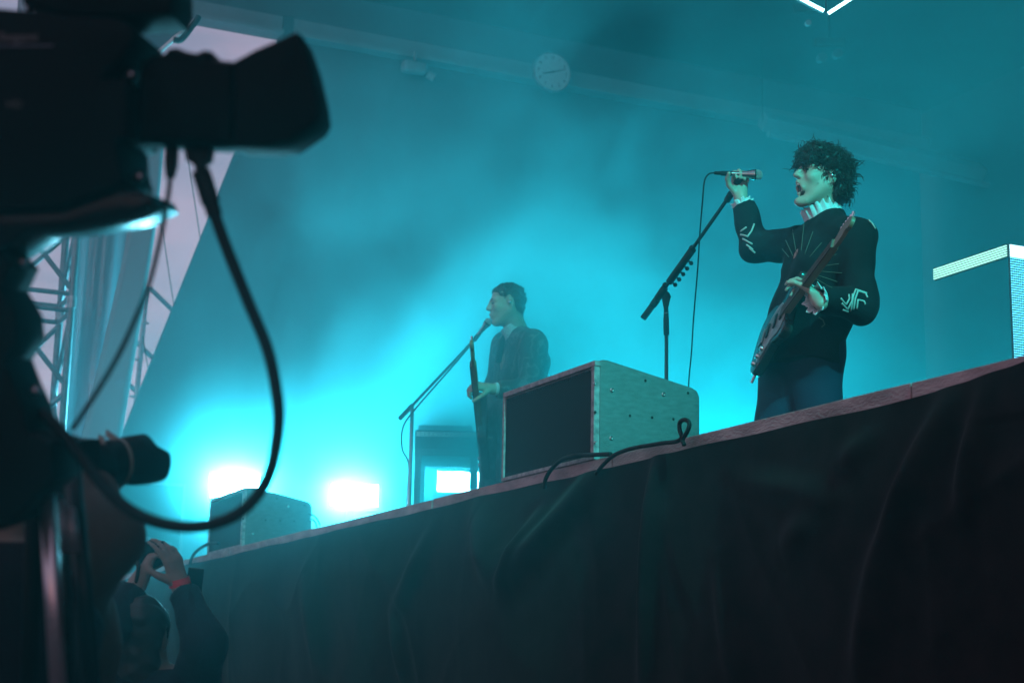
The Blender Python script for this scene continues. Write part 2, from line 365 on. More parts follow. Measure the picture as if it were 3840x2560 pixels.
gz = N(t, 'ShaderNodeMapRange'); gz.inputs['From Min'].default_value = 1.4; gz.inputs['From Max'].default_value = 7.0; gz.inputs['To Min'].default_value = 1.35; gz.inputs['To Max'].default_value = .45; t.links.new(sz.outputs['Z'], gz.inputs[0])
mz = N(t, 'ShaderNodeMath', operation='MULTIPLY'); t.links.new(mr.outputs[0], mz.inputs[0]); t.links.new(gz.outputs[0], mz.inputs[1]); t.links.new(mz.outputs[0], pv.inputs['Density'])
t.links.new(pv.outputs[0], N(t, 'ShaderNodeOutputMaterial').inputs['Volume'])
cy.volume_step_rate = 3.0; cy.volume_max_steps = 64

# thicker puffs of smoke over the stage, some added for veil and strobe bloom
def puff(c, rad, dens, name_label, g=.45, ns=1.6, core=.15, nmin=.15):
    mb = MB().ball((0, 0, 0), 1.0, None, 20, 12); o = mb.build('smoke_puff', bpy.data.materials.new('puff_air'))
    o.location = V(c); o.scale = rad; tag(o, name_label, 'smoke', kind='stuff')
    m = o.data.materials[0]; m.use_nodes = True; t = m.node_tree; t.nodes.clear()
    pv = N(t, 'ShaderNodeVolumePrincipled'); pv.inputs['Color'].default_value = (.20, .95, 1.0, 1); pv.inputs['Anisotropy'].default_value = g
    tcn = N(t, 'ShaderNodeTexCoord'); ln = N(t, 'ShaderNodeVectorMath', operation='LENGTH'); t.links.new(tcn.outputs['Object'], ln.inputs[0])
    f = N(t, 'ShaderNodeMapRange', interpolation_type='SMOOTHSTEP'); f.inputs['From Min'].default_value = 1.0; f.inputs['From Max'].default_value = core; f.inputs['To Max'].default_value = dens; t.links.new(ln.outputs['Value'], f.inputs[0])
    n = N(t, 'ShaderNodeTexNoise'); n.inputs['Scale'].default_value = ns; n.inputs['Detail'].default_value = 3; n.inputs['Distortion'].default_value = .8; t.links.new(tcn.outputs['Object'], n.inputs['Vector'])
    nr = N(t, 'ShaderNodeMapRange'); nr.inputs['From Min'].default_value = .38; nr.inputs['From Max'].default_value = .64; nr.inputs['To Min'].default_value = nmin; nr.inputs['To Max'].default_value = 1.6; t.links.new(n.outputs[0], nr.inputs[0])
    mu = N(t, 'ShaderNodeMath', operation='MULTIPLY'); t.links.new(f.outputs[0], mu.inputs[0]); t.links.new(nr.outputs[0], mu.inputs[1]); t.links.new(mu.outputs[0], pv.inputs['Density'])
    t.links.new(pv.outputs[0], N(t, 'ShaderNodeOutputMaterial').inputs['Volume'])
puff((-8.5, 3.82, 2.2), (2.2, .58, 1.5), 1.9, 'thick bright smoke added to veil the guitarist in the suit and the table', g=.6, ns=1.6, core=.25, nmin=.45)  # added veil that fades the guitarist
puff((-14.0, 4.5, 2.7), (1.6, 1.9, 1.2), .32, 'added glowing haze round the strobe panels, standing in for their bloom', g=.90, ns=1.6, core=.3, nmin=.4)  # added; strong forward scattering imitates lens bloom round the strobes
puff((-11.5, 6.3, 4.6), (2.4, 1.8, 1.5), .11, 'cloud of smoke hanging above the guitarist in the suit', ns=2.2, nmin=0)
puff((-13.0, 9.0, 3.4), (2.6, 2.2, 1.7), .10, 'cloud of smoke hanging behind the microphone stand', ns=2.2, nmin=0)

# ------------------------------------------------------------------ black skirt on the stage front
def seg_d(x, z, a, b):
    ax, az = a; bx, bz = b; dx, dz = bx - ax, bz - az
    t = max(0, min(1, ((x - ax) * dx + (z - az) * dz) / (dx * dx + dz * dz)))
    return math.hypot(x - ax - t * dx, z - az - t * dz), t
def _fz(px, py): p = aty(px, py, YL - .03); return (p[0], p[2])
RIDGES = [(_fz(2240, 1770), _fz(1960, 2180), .055, .07), (_fz(1800, 1950), _fz(1920, 2190), .05, .10), (_fz(2050, 1930), _fz(1935, 2180), .045, .05),
          (_fz(2480, 1720), _fz(2420, 2540), .05, .06), (_fz(3560, 1540), _fz(3330, 2120), .055, .06), (_fz(3330, 2120), _fz(3250, 2560), .04, .07),
          (_fz(2790, 1815), _fz(3160, 1860), .02, .05), (_fz(3170, 1740), _fz(3290, 1640), .022, .05), (_fz(2940, 2060), _fz(3100, 1950), .03, .07),
          (_fz(1620, 2010), _fz(1500, 2260), .04, .07), (_fz(1480, 2300), _fz(1520, 2560), .04, .06), (_fz(3700, 1530), _fz(3650, 1900), .04, .05),
          (_fz(1180, 2150), _fz(1230, 2500), .05, .12), (_fz(2700, 2100), _fz(2760, 2540), .03, .06)]
def skirt_fn(a, b):
    x = -22 + 24.9 * a; z = .01 + (LIP - .052 - .01) * b
    drop = min(1, (LIP - z) / .35)
    d = .022 * drop * (math.sin(x * 4.3 + 1.9 * math.sin(x * 1.3 + z * .5) + .6 * z) * .5 + .8 * math.sin(x * 1.9 + z * 1.4 + math.sin(x * .7)))
    for p, q, h, s in RIDGES:
        dd, t = seg_d(x, z, p, q)
        if dd < 3 * s: d += h * math.exp(-(dd / s) ** 2) * math.sin(math.pi * min(1, max(0, .12 + .76 * t)))
    cw = .7 * math.sin(x * 1.7 + z * 2.1) + .5 * math.sin(x * 3.1 - z * 1.3 + 1)
    for kx, kz, am, of in ((2.1, 1.5, .020, 0), (1.3, -2.3, .016, 2.0), (3.7, .9, .010, 4.1)):
        d += am * drop * (1 - abs(math.sin(kx * x + kz * z + cw + of))) ** 3 * (.35 + .65 * max(0, math.sin(.9 * x + of + 1.7 * z)))
    zt_ = z
    if x > -4.05 and b > .93:
        zt_ = z + (b - .93) / .07 * min(1, (x + 4.05) / .7) * (.044 + .003 * math.sin(x * 13) + .003 * math.sin(x * 31)); d += .012 * min(1, (x + 4.05) / .7)
    else: zt_ = z + (.003 * math.sin(x * 3.2) + .002 * math.sin(x * 9)) * b
    return (x, YL - .018 - .028 * drop - d * 1.25 - .006, zt_)
u_ = np.concatenate([np.linspace(0, .36, 260, endpoint=False), np.linspace(.36, .80, 620, endpoint=False), np.linspace(.80, 1, 60)])
v_ = np.linspace(0, 1, 150)
P = [skirt_fn(a, b) for a in u_ for b in v_]; nv = len(v_)
mb = MB(); mb.add(P, [(i * nv + j, (i + 1) * nv + j, (i + 1) * nv + j + 1, i * nv + j + 1) for i in range(len(u_) - 1) for j in range(nv - 1)])
tag(mb.build('stage_skirt', M_skirt, smooth=True), 'black cloth skirt hanging in folds from the stage edge down into the pit', 'stage skirt')

# ------------------------------------------------------------------ front-fill speaker boxes
M_trim = mat('worn_trim', (.30, .26, .27), .7, var=.4, vscale=40)
M_bolt = mat('zinc_bolt', (.75, .76, .78), .25, 1.0)
def grille_mat():
    m = mat('perforated_grille', (.018, .018, .02), .6, spec=.08); t = m.node_tree; b = t.nodes['Principled BSDF']
    tcn = N(t, 'ShaderNodeTexCoord'); v = N(t, 'ShaderNodeTexVoronoi'); v.inputs['Scale'].default_value = 95; v.inputs['Randomness'].default_value = 0
    mpn = N(t, 'ShaderNodeMapping'); mpn.inputs['Rotation'].default_value = (0, math.radians(45), 0)
    t.links.new(tcn.outputs['Object'], mpn.inputs[0]); t.links.new(mpn.outputs[0], v.inputs['Vector'])
    r = N(t, 'ShaderNodeValToRGB'); r.color_ramp.elements[0].position = .30; r.color_ramp.elements[1].position = .42
    r.color_ramp.elements[0].color = (.002, .002, .002, 1); r.color_ramp.elements[1].color = (.022, .021, .023, 1)
    t.links.new(v.outputs['Distance'], r.inputs[0]); t.links.new(r.outputs[0], b.inputs['Base Color'])
    bp = N(t, 'ShaderNodeBump'); bp.inputs['Distance'].default_value = .004; t.links.new(v.outputs['Distance'], bp.inputs['Height']); t.links.new(bp.outputs[0], b.inputs['Normal'])
    return m
M_grille = grille_mat()
BW, BD, BHf, BHb = .955, .52, .435, .350
bx0, by0 = -6.312, YL - .012
sp = thing('front_fill_speaker', 'large battered speaker box with dark grille on the stage edge below the microphone stand', 'speaker', (bx0, by0, LIP + .003), 'speaker boxes along the stage edge')
prof = [(.022, 0), (.022, BHf - .012), (.036, BHf)] + [(.06, BHf)] + [(BD - .04, BHb + .004), (BD - .014, BHb - .008), (BD, BHb - .035), (BD, 0)]
PM = frame((bx0, by0, LIP + .003), [0, 1, 0], [0, 0, 1], [1, 0, 0])
cab = MB().prism(prof, -BW, 0, PM, bev=.006).build('cabinet', M_cabinet, sp, ang=35)
GX = lambda a, y, z: (bx0 - BW + a, by0 + y, LIP + .003 + z)
fr = [((0, 0), (BW, .018)), ((0, BHf - .030), (BW, BHf - .006)), ((0, .0185), (.020, BHf - .0305)), ((BW - .034, .0185), (BW - .004, BHf - .0305))]
for (a0, z0), (a1, z1) in fr:
    MB().box(GX(a0, -.004, z0), GX(a1, .024, z1), bev=.003).build('grille_frame', M_trim, sp)
nT = 42; zt0 = BHf - .062; pts = [(.021, .019), (BW - .035, .019)]
for q in range(nT, -1, -1):
    a = .021 + (BW - .056) * q / nT; pts.append((a, zt0 + .026)) if q % 1 == 0 else None
    if q: pts.append((a - (BW - .056) / nT * .5, zt0 + .008 + rng.uniform(-.003, .004)))
gm = MB().prism(pts, 0, .006, frame(GX(0, .012, 0), [1, 0, 0], [0, 0, 1], [0, -1, 0])).build('grille', M_grille, sp)
MB().box(GX(.021, .0125, .019), GX(BW - .035, .0215, BHf - .031)).build('grille_lining', M_trim, sp)
def side_pt(px, py): p = atx(px, py, bx0); return (p[1] - by0, p[2] - LIP - .003)
for i, (px, py, r, ring) in enumerate([(2230, 1437, .0058, 1), (2232, 1658, .0058, 1), (2295, 1462, .0095, 1), (2292, 1642, .0095, 1), (2488, 1478, .0095, 1),
                       (2420, 1427, .0062, 0), (2580, 1473, .0062, 0), (2232, 1545, .0062, 0), (2362, 1558, .0062, 0), (2445, 1565, .0062, 0), (2525, 1571, .0058, 0)]):
    y, z = side_pt(px, py); M4 = frame((bx0 + .0005, by0 + y, LIP + .003 + z), [0, 1, 0], [0, 0, 1], [1, 0, 0])
    if ring: MB().lathe([(r, 0), (r, .003), (r * .75, .0045), (r * .45, .0042), (r * .42, .001), (.0004, .001)], M4, 16).build('bolt', M_bolt, cab, ang=30)
    else: MB().lathe([(r, 0), (r, .0012), (.0004, .0012)], M4, 12).build('screw_hole', M_black, cab)  # flat black discs stand in for the dark inside of screw holes
M_wear = mat('scuff', (.45, .42, .42), .9)
for n_, (dx, lb) in enumerate([(-11.86 - bx0, 'small hazy speaker box in front of the left strobe panel, cables at its back'), (-16.15 - bx0, 'farthest speaker box on the stage edge, behind the raised hands')]):
    c = copy_tree(sp); c.location = (sp.location.x + dx, sp.location.y + .03, sp.location.z); c['label'] = lb

# ------------------------------------------------------------------ cables on the stage edge
def cable(name, pts, r, m, label, cat='cable', group=None, parent=None, n=10):
    o = MB().tube(spline(pts, 10), r, n).build(name, m, parent, smooth=True)
    return tag(o, label, cat, group) if parent is None else o
yc = YL - .055
cable('speaker_cable', [aty(px, py, yc) for px, py in ((2040, 1830), (2048, 1790), (2075, 1750), (2110, 1722), (2150, 1709))] + [aty(px, py, YL - .035) for px, py in ((2190, 1706), (2240, 1704), (2290, 1702))], .0095, M_rubber,
      'dark cable arching over the edge board below the large grille', group='cables on the stage edge')
cable('speaker_cable', [aty(px, py, yc) for px, py in ((2235, 1775), (2262, 1742), (2300, 1708), (2345, 1688), (2393, 1676), (2440, 1668), (2489, 1660), (2535, 1655), (2556, 1640), (2549, 1612), (2549, 1586), (2562, 1574), (2580, 1578), (2585, 1596), (2575, 1622), (2560, 1648), (2566, 1668))], .0085, M_rubber,
      'dark cable with an upright loop beside the large speaker box', group='cables on the stage edge')
cable('speaker_cable', [aty(px, py, yc) for px, py in ((820, 2036), (785, 2038), (758, 2050), (735, 2068), (718, 2092), (712, 2120))], .012, M_rubber, 'cable curving off the front of the small hazy speaker box', group='cables on the stage edge')
for a, q in (('thin cable drooping from the back of the small hazy speaker box', [(1160, 1926), (1176, 1932), (1190, 1946), (1200, 1968)]), ('second thin cable below the first at the back of the small speaker box', [(1158, 1946), (1172, 1947), (1183, 1958), (1188, 1975)])):
    cable('speaker_cable', [aty(px, py, YL + .42) for px, py in q], .006, M_rubber, a, group='cables on the stage edge')

# ------------------------------------------------------------------ left: tower truss, wing cloth, outside scaffold
tw = at(288, 871, 14.0); tx, ty = tw[0], tw[1]; S = .53
tt = thing('truss_tower', 'aluminium lattice tower standing behind the television camera', 'truss tower', (tx, ty, 0))
cor = [(tx, ty), (tx, ty - S), (tx - S, ty - S), (tx - S, ty)]
for cx, cyy in cor: MB().tube([(cx, cyy, .01), (cx, cyy, 8.9)], .032, 10).build('chord', M_alu, tt, smooth=True)
zj = [.05, 1.85, 3.95, 6.05, 8.15]
for i in range(4):
    for (a, b) in ((0, 1), (1, 2), (2, 3), (3, 0)):
        A, B = cor[a], cor[b]; z0, z1 = zj[i] + .07, zj[i + 1] - .07
        MB().tube([(*A, z0), (*B, z0)], .021, 8).build('rung', M_alu, tt); MB().tube([(*A, z1), (*B, z1)], .021, 8).build('rung', M_alu, tt)
        zs = np.linspace(z0, z1, 4)
        for q in range(3):
            p0, p1 = (A, B) if q % 2 == 0 else (B, A)
            MB().tube([(*p0, zs[q] + .03), (*p1, zs[q + 1] - .03)], .022, 8).build('brace', M_alu, tt)
for z in zj[1:4]:
    for cx, cyy in cor: MB().lathe([(.04, -.05), (.04, .05)], Matrix.Translation((cx, cyy, z)), 10).build('coupler', M_steel, tt)
def scrim_mat():
    m = bpy.data.materials.new('wing_cloth'); m.use_nodes = True; t = m.node_tree; b = t.nodes['Principled BSDF']
    b.inputs['Base Color'].default_value = (.20, .22, .26, 1); b.inputs['Roughness'].default_value = .9
    tcn = N(t, 'ShaderNodeTexCoord'); mpn = N(t, 'ShaderNodeMapping'); mpn.inputs['Scale'].default_value = (1, 12, .45); n = N(t, 'ShaderNodeTexNoise'); n.inputs['Scale'].default_value = 1.6; n.inputs['Detail'].default_value = 3
    t.links.new(tcn.outputs['Object'], mpn.inputs[0]); t.links.new(mpn.outputs[0], n.inputs['Vector'])
    r = N(t, 'ShaderNodeMapRange'); r.inputs['From Min'].default_value = .42; r.inputs['From Max'].default_value = .72; r.inputs['To Min'].default_value = .04; r.inputs['To Max'].default_value = .5
    t.links.new(n.outputs[0], r.inputs[0]); tr = N(t, 'ShaderNodeBsdfTransparent'); mx = N(t, 'ShaderNodeMixShader')
    t.links.new(r.outputs[0], mx.inputs[0]); t.links.new(b.outputs[0], mx.inputs[1]); t.links.new(tr.outputs[0], mx.inputs[2])
    t.links.new(mx.outputs[0], t.nodes['Material Output'].inputs[0]); return m
M_scr = scrim_mat()
wl = lambda py: 300 - (py - 870) * .103 - 6
def wing_fn(a, b):
    py = 2100 - 1775 * b
    xr = np.interp(py, [-100, 530, 870, 1650, 2100], [660, 615, 582, 452, 380])
    xl_ = wl(py); px = xl_ + (xr - xl_) * a
    p = atx(px, py, tx - .3 - .25 * a)
    return (p[0] + .03 * math.sin(a * 14 + b * 2), p[1], p[2])
tag(cloth('wing_cloth', M_scr, wing_fn, 60, 20, thick=.004), 'thin streaked wing cloth stretched beside the lattice tower', 'cloth')
M_band = mat('lit_edge_paint', (.36, .37, .4), .8)  # paler colour stands in for light along the wing cloth edge
def band_fn(a, b):
    py = 2100 - 1775 * b
    xr = np.interp(py, [-100, 530, 870, 1650, 2100], [662, 617, 584, 454, 382]); xl_ = xr - np.interp(py, [-100, 870, 1650, 2100], [95, 100, 150, 160])
    p = atx(xl_ + (xr - xl_) * a, py, tx - .2 - .02 * a); return tuple(p)
tag(cloth('lit_edge_cloth', M_band, band_fn, 6, 12, thick=.01), 'paler strip over the wing cloth edge along the sky gap, standing in for light on it', 'cloth')
# tarp flap at the roof corner
f0, f1, f2 = atx(742, 66, -13.5), atx(455, 322, -13.5), atx(380, 40, -13.4)
fl_ = thing('roof_tarp', 'cyan-lit corner of roof tarpaulin above the television camera lens', 'tarpaulin', f0)
MB().add([f0, f1, f2, f0 + np.array([-.02, 0, 0]), f1 + np.array([-.02, 0, 0]), f2 + np.array([-.02, 0, 0])], [(0, 1, 2), (5, 4, 3), (0, 3, 4, 1), (1, 4, 5, 2), (2, 5, 3, 0)]).build('sheet', M_drape, fl_)
MB().tube([f0, f1], .02, 8).build('hem_rope', M_white, fl_)
hk = [atx(px, py, -13.45) for px, py in ((745, 62), (735, 80), (715, 105), (690, 138), (672, 152), (652, 150))]
MB().tube(spline(hk, 6), .028, 8).build('hook_pipe', M_black, fl_, smooth=True)
sc_ = thing('scaffold', 'ring-lock scaffold poles seen against the dusk sky in the gap', 'scaffold', at(505, 1650, 20))
MB().tube([at(551, 1075, 20), at(490, 1720, 20), at(482, 1810, 20)], .031, 8).build('standard', M_steel, sc_)
for a, b in (((560, 1078), (712, 1226)), ((500, 1272), (640, 1405)), ((474, 1432), (580, 1532))):
    MB().tube([at(*a, 20), at(*b, 20.3)], .031, 8).build('brace', M_steel, sc_)
for px, py in ((541, 1211), (520, 1348), (503, 1486)):
    MB().lathe([(.06, -.008), (.06, .008)], Matrix.Translation(V(at(px, py, 20))), 12).build('rosette', M_steel, sc_)
for i, (a, b, lb) in enumerate((((700, 560), (790, 1150), 'thin guy wire nearest the slanting drape edge'), ((590, 740), (690, 1390), 'thin guy wire crossing the upper scaffold brace'), ((535, 1260), (575, 1500), 'short thin guy wire right of the scaffold pole'))):
    tag(MB().tube([at(*a, 19), at(*b, 19)], .006, 5).build('guy_wire', M_black), lb, 'wire', 'guy wires in the sky gap')
ec = thing('equipment_case', 'tall dark flight case at the far left of the stage', 'case', atx(555, 2000, -16.9))
e0, e1 = atx(445, 1800, -16.9), atx(680, 2010, -16.9)
MB().box((-17.3, e0[1], DECK + .01), (-16.9, e1[1], e0[2]), bev=.015).build('shell', M_black, ec)
for yy in (e0[1], e1[1]): MB().box((-16.91, yy - .014, DECK + .012), (-16.885, yy + .014, e0[2] + .01)).build('edge_strip', M_alu, ec)
MB().box((-16.905, e0[1] + .02, e0[2] - .02), (-16.885, e1[1] - .02, e0[2] + .008)).build('edge_strip', M_alu, ec)

# ------------------------------------------------------------------ keyboard table by the guitarist
RH = unit([RT[0], RT[1], 0]); FH = unit([FW[0], FW[1], 0])
tb0 = at(1672, 1712, 10.2); M_table = mat('table_paint', (.10, .10, .11), .5)
kt = thing('keyboard_table', 'small dark table with keyboard gear on it, left of the guitarist in the suit', 'table', (tb0[0], tb0[1], DECK))
TM = frame(tb0, RH, FH, [0, 0, 1])
MB().box((-.175, -.26, -.03), (.19, .26, .012), TM, bev=.006).build('table_top', M_table, kt)
for lx, ly in ((-.155, -.24), (.172, -.24), (-.155, .24), (.172, .24)):
    MB().box((lx - .018, ly - .018, DECK - tb0[2]), (lx + .018, ly + .018, -.0305), TM).build('leg', M_table, kt)
sy = thing('synthesizer', 'dark keyboard synthesizer lying on the small table', 'keyboard', tb0 + np.array([0, 0, .02]))
syb = MB().box((-.18, -.22, .016), (.20, .24, .13), TM, bev=.01).build('body', M_black, sy)
for q in range(14): MB().box((-.170 + q * .0255, -.225, .09), (-.147 + q * .0255, -.221, .118), TM).build('key', M_white, syb)
lt = thing('laptop', 'open laptop with slanted lid on top of the synthesizer', 'laptop', tb0 + np.array([0, 0, .14]))
LM = TM @ Matrix.Translation((-.02, .1, .134)); MB().box((-.17, -.13, 0), (.17, .11, .018), LM, bev=.004).build('base', M_black, lt)
l0 = [at(px, py, 10.3) for px, py in ((1572, 1540), (1702, 1566), (1700, 1576), (1640, 1590))]
LM2 = LM @ Matrix.Translation((0, .112, .012)) @ Matrix.Rotation(math.radians(-62), 4, 'X'); MB().box((-.17, -.004, .0), (.17, .006, .23), LM2, bev=.003).build('lid', M_black, lt)

# ------------------------------------------------------------------ bodies: smooth blended volumes turned into one continuous surface
class Body:
    def __init__(s, lo, hi, h):
        s.h = h; s.o = np.asarray(lo, float); s.n = np.ceil((np.asarray(hi, float) - s.o) / h).astype(int) + 1
        s.f = np.full(s.n, .5, np.float32)
    def _win(s, c0, c1, pad):
        a = np.maximum(np.floor((np.minimum(c0, c1) - pad - s.o) / s.h).astype(int), 0)
        b = np.minimum(np.ceil((np.maximum(c0, c1) + pad - s.o) / s.h).astype(int) + 1, s.n)
        if np.any(b <= a): return None
        g = [s.o[i] + s.h * np.arange(a[i], b[i]) for i in range(3)]
        return tuple(slice(a[i], b[i]) for i in range(3)), np.meshgrid(*g, indexing='ij')
    def _mix(s, sl, d, k, sub):
        f = s.f[sl]; d = d.astype(np.float32)
        if sub: d = -d
        if k <= 0: s.f[sl] = np.maximum(f, d) if sub else np.minimum(f, d); return
        if sub:
            h = np.clip(.5 - .5 * (f - d) / k, 0, 1); s.f[sl] = f * (1 - h) + d * h + k * h * (1 - h)
        else:
            h = np.clip(.5 + .5 * (f - d) / k, 0, 1); s.f[sl] = f * (1 - h) + d * h - k * h * (1 - h)
    def cone(s, a, b, r1, r2, k=.02, sub=False):
        a = np.asarray(a, float); b = np.asarray(b, float); R = max(r1, r2)
        wv = s._win(a, b, R + k + 3 * s.h)
        if wv is None: return s
        sl, (X, Y, Z) = wv; ab = b - a; L2 = ab @ ab + 1e-12
        px, py, pz = X - a[0], Y - a[1], Z - a[2]
        t = np.clip((px * ab[0] + py * ab[1] + pz * ab[2]) / L2, 0, 1)
        d = np.sqrt((px - t * ab[0]) ** 2 + (py - t * ab[1]) ** 2 + (pz - t * ab[2]) ** 2) - (r1 + (r2 - r1) * t)
        s._mix(sl, d, k, sub); return s
    def ell(s, c, rad, ax=None, k=.02, sub=False):
        c = np.asarray(c, float); R = max(rad); wv = s._win(c, c, R + k + 3 * s.h)
        if wv is None: return s
        sl, (X, Y, Z) = wv; A = np.eye(3) if ax is None else np.asarray(ax)
        q = [(X - c[0]) * A[i][0] + (Y - c[1]) * A[i][1] + (Z - c[2]) * A[i][2] for i in range(3)]
        k0 = np.sqrt(sum((q[i] / rad[i]) ** 2 for i in range(3))); k1 = np.sqrt(sum((q[i] / rad[i] ** 2) ** 2 for i in range(3))) + 1e-9
        s._mix(sl, k0 * (k0 - 1) / k1, k, sub); return s
    def half(s, p, n):              # cut away everything on the side n points to
        g = [s.o[i] + s.h * np.arange(s.n[i]) for i in range(3)]
        n = unit(n); d = ((g[0] - p[0]) * n[0])[:, None, None] + ((g[1] - p[1]) * n[1])[None, :, None] + ((g[2] - p[2]) * n[2])[None, None, :]
        s.f = np.maximum(s.f, d.astype(np.float32)); return s
    def cutball(s, c, r, n, p):     # cut within a ball only
        c = np.asarray(c, float); sl, (X, Y, Z) = s._win(c, c, r)
        n = unit(n); d = (X - p[0]) * n[0] + (Y - p[1]) * n[1] + (Z - p[2]) * n[2]
        inb = (X - c[0]) ** 2 + (Y - c[1]) ** 2 + (Z - c[2]) ** 2 < r * r
        s.f[sl] = np.where(inb, np.maximum(s.f[sl], d.astype(np.float32)), s.f[sl]); return s
    def mesh(s, name, m, parent=None, wob=0.0, wfreq=9.0, smooth_it=1):
        f = s.f; f[0] = f[-1] = .1; f[:, 0] = f[:, -1] = .1; f[:, :, 0] = f[:, :, -1] = .1
        S_ = f < 0
        cnt = np.zeros(np.array(f.shape) - 1, np.int8); offs = [(i, j, k) for i in (0, 1) for j in (0, 1) for k in (0, 1)]
        for (i, j, k) in offs: cnt += S_[i:f.shape[0] - 1 + i, j:f.shape[1] - 1 + j, k:f.shape[2] - 1 + k]
        I, J, K = np.nonzero((cnt > 0) & (cnt < 8))
        idx = np.full(cnt.shape, -1, np.int32); idx[I, J, K] = np.arange(len(I))
        cv = np.stack([f[I + a, J + b, K + c] for a, b, c in offs], 1)
        pos = np.zeros((len(I), 3)); cn = np.zeros(len(I))
        for e0 in range(8):
            for e1 in range(e0 + 1, 8):
                o0, o1 = np.array(offs[e0]), np.array(offs[e1])
                if abs(o0 - o1).sum() != 1: continue
                c_ = (cv[:, e0] < 0) != (cv[:, e1] < 0)
                t = cv[c_, e0] / (cv[c_, e0] - cv[c_, e1]); pos[c_] += o0 + t[:, None] * (o1 - o0); cn[c_] += 1
        pos = (pos / cn[:, None] + np.stack([I, J, K], 1)) * s.h + s.o
        F = []
        for ax in range(3):
            b_, c_ = (ax + 1) % 3, (ax + 2) % 3
            A = np.swapaxes(S_, 0, ax) if False else S_
            sl0 = [slice(1, -1)] * 3; sl0[ax] = slice(0, -1); sl1 = [slice(1, -1)] * 3; sl1[ax] = slice(1, None)
            df = A[tuple(sl0)] != A[tuple(sl1)]
            G = np.stack(np.nonzero(df), 1); st = np.ones(3, int); st[ax] = 0; G = G + st
            ins = S_[G[:, 0], G[:, 1], G[:, 2]]
            db = np.zeros(3, int); db[b_] = 1; dc = np.zeros(3, int); dc[c_] = 1
            q = [idx[tuple((G - x).T)] for x in (db + dc, dc, 0 * db, db)]
            Q = np.stack(q, 1); Q = np.where(ins[:, None], Q, Q[:, ::-1]); F.append(Q)
        F = np.concatenate(F); F = F[(F >= 0).all(1)]
        for _ in range(smooth_it):          # light relaxation
            acc = np.zeros_like(pos); num = np.zeros(len(pos))
            for a, b in ((0, 1), (1, 2), (2, 3), (3, 0)):
                np.add.at(acc, F[:, a], pos[F[:, b]]); np.add.at(acc, F[:, b], pos[F[:, a]]); np.add.at(num, F[:, a], 1); np.add.at(num, F[:, b], 1)
            pos = .5 * pos + .5 * acc / np.maximum(num, 1)[:, None]
        if wob:
            e1, e2 = pos[F[:, 1]] - pos[F[:, 0]], pos[F[:, 2]] - pos[F[:, 0]]; fn = np.cross(e1, e2); nv_ = np.zeros_like(pos)
            for a in range(4): np.add.at(nv_, F[:, a], fn)
            nv_ /= np.linalg.norm(nv_, axis=1)[:, None] + 1e-9
            x, y, z = pos.T * wfreq
            d = np.sin(z * 2.3 + 1.6 * np.sin(x * 1.1 + y) ) * .5 + np.sin(z * 4.1 - x * 2.2 + 1.3 * np.sin(y * 1.7)) * .35 + np.sin((x + y) * 3.1 + z) * .25
            d = np.sign(d) * np.abs(d) ** 1.3
            pos = pos + nv_ * (wob * d)[:, None]
        me = bpy.data.meshes.new(name); me.vertices.add(len(pos)); me.vertices.foreach_set('co', pos.ravel().astype(np.float32))
        me.loops.add(F.size); me.loops.foreach_set('vertex_index', F.ravel().astype(np.int32))
        me.polygons.add(len(F)); me.polygons.foreach_set('loop_start', np.arange(0, F.size, 4, dtype=np.int32)); me.polygons.foreach_set('loop_total', np.full(len(F), 4, np.int32))
        me.polygons.foreach_set('use_smooth', [True] * len(F)); me.update(calc_edges=True); me.validate()
        me.materials.append(m); o = bpy.data.objects.new(name, me); C.objects.link(o)
        if parent is not None: o.parent = parent; o.matrix_parent_inverse = parent.matrix_world.inverted()
        return o

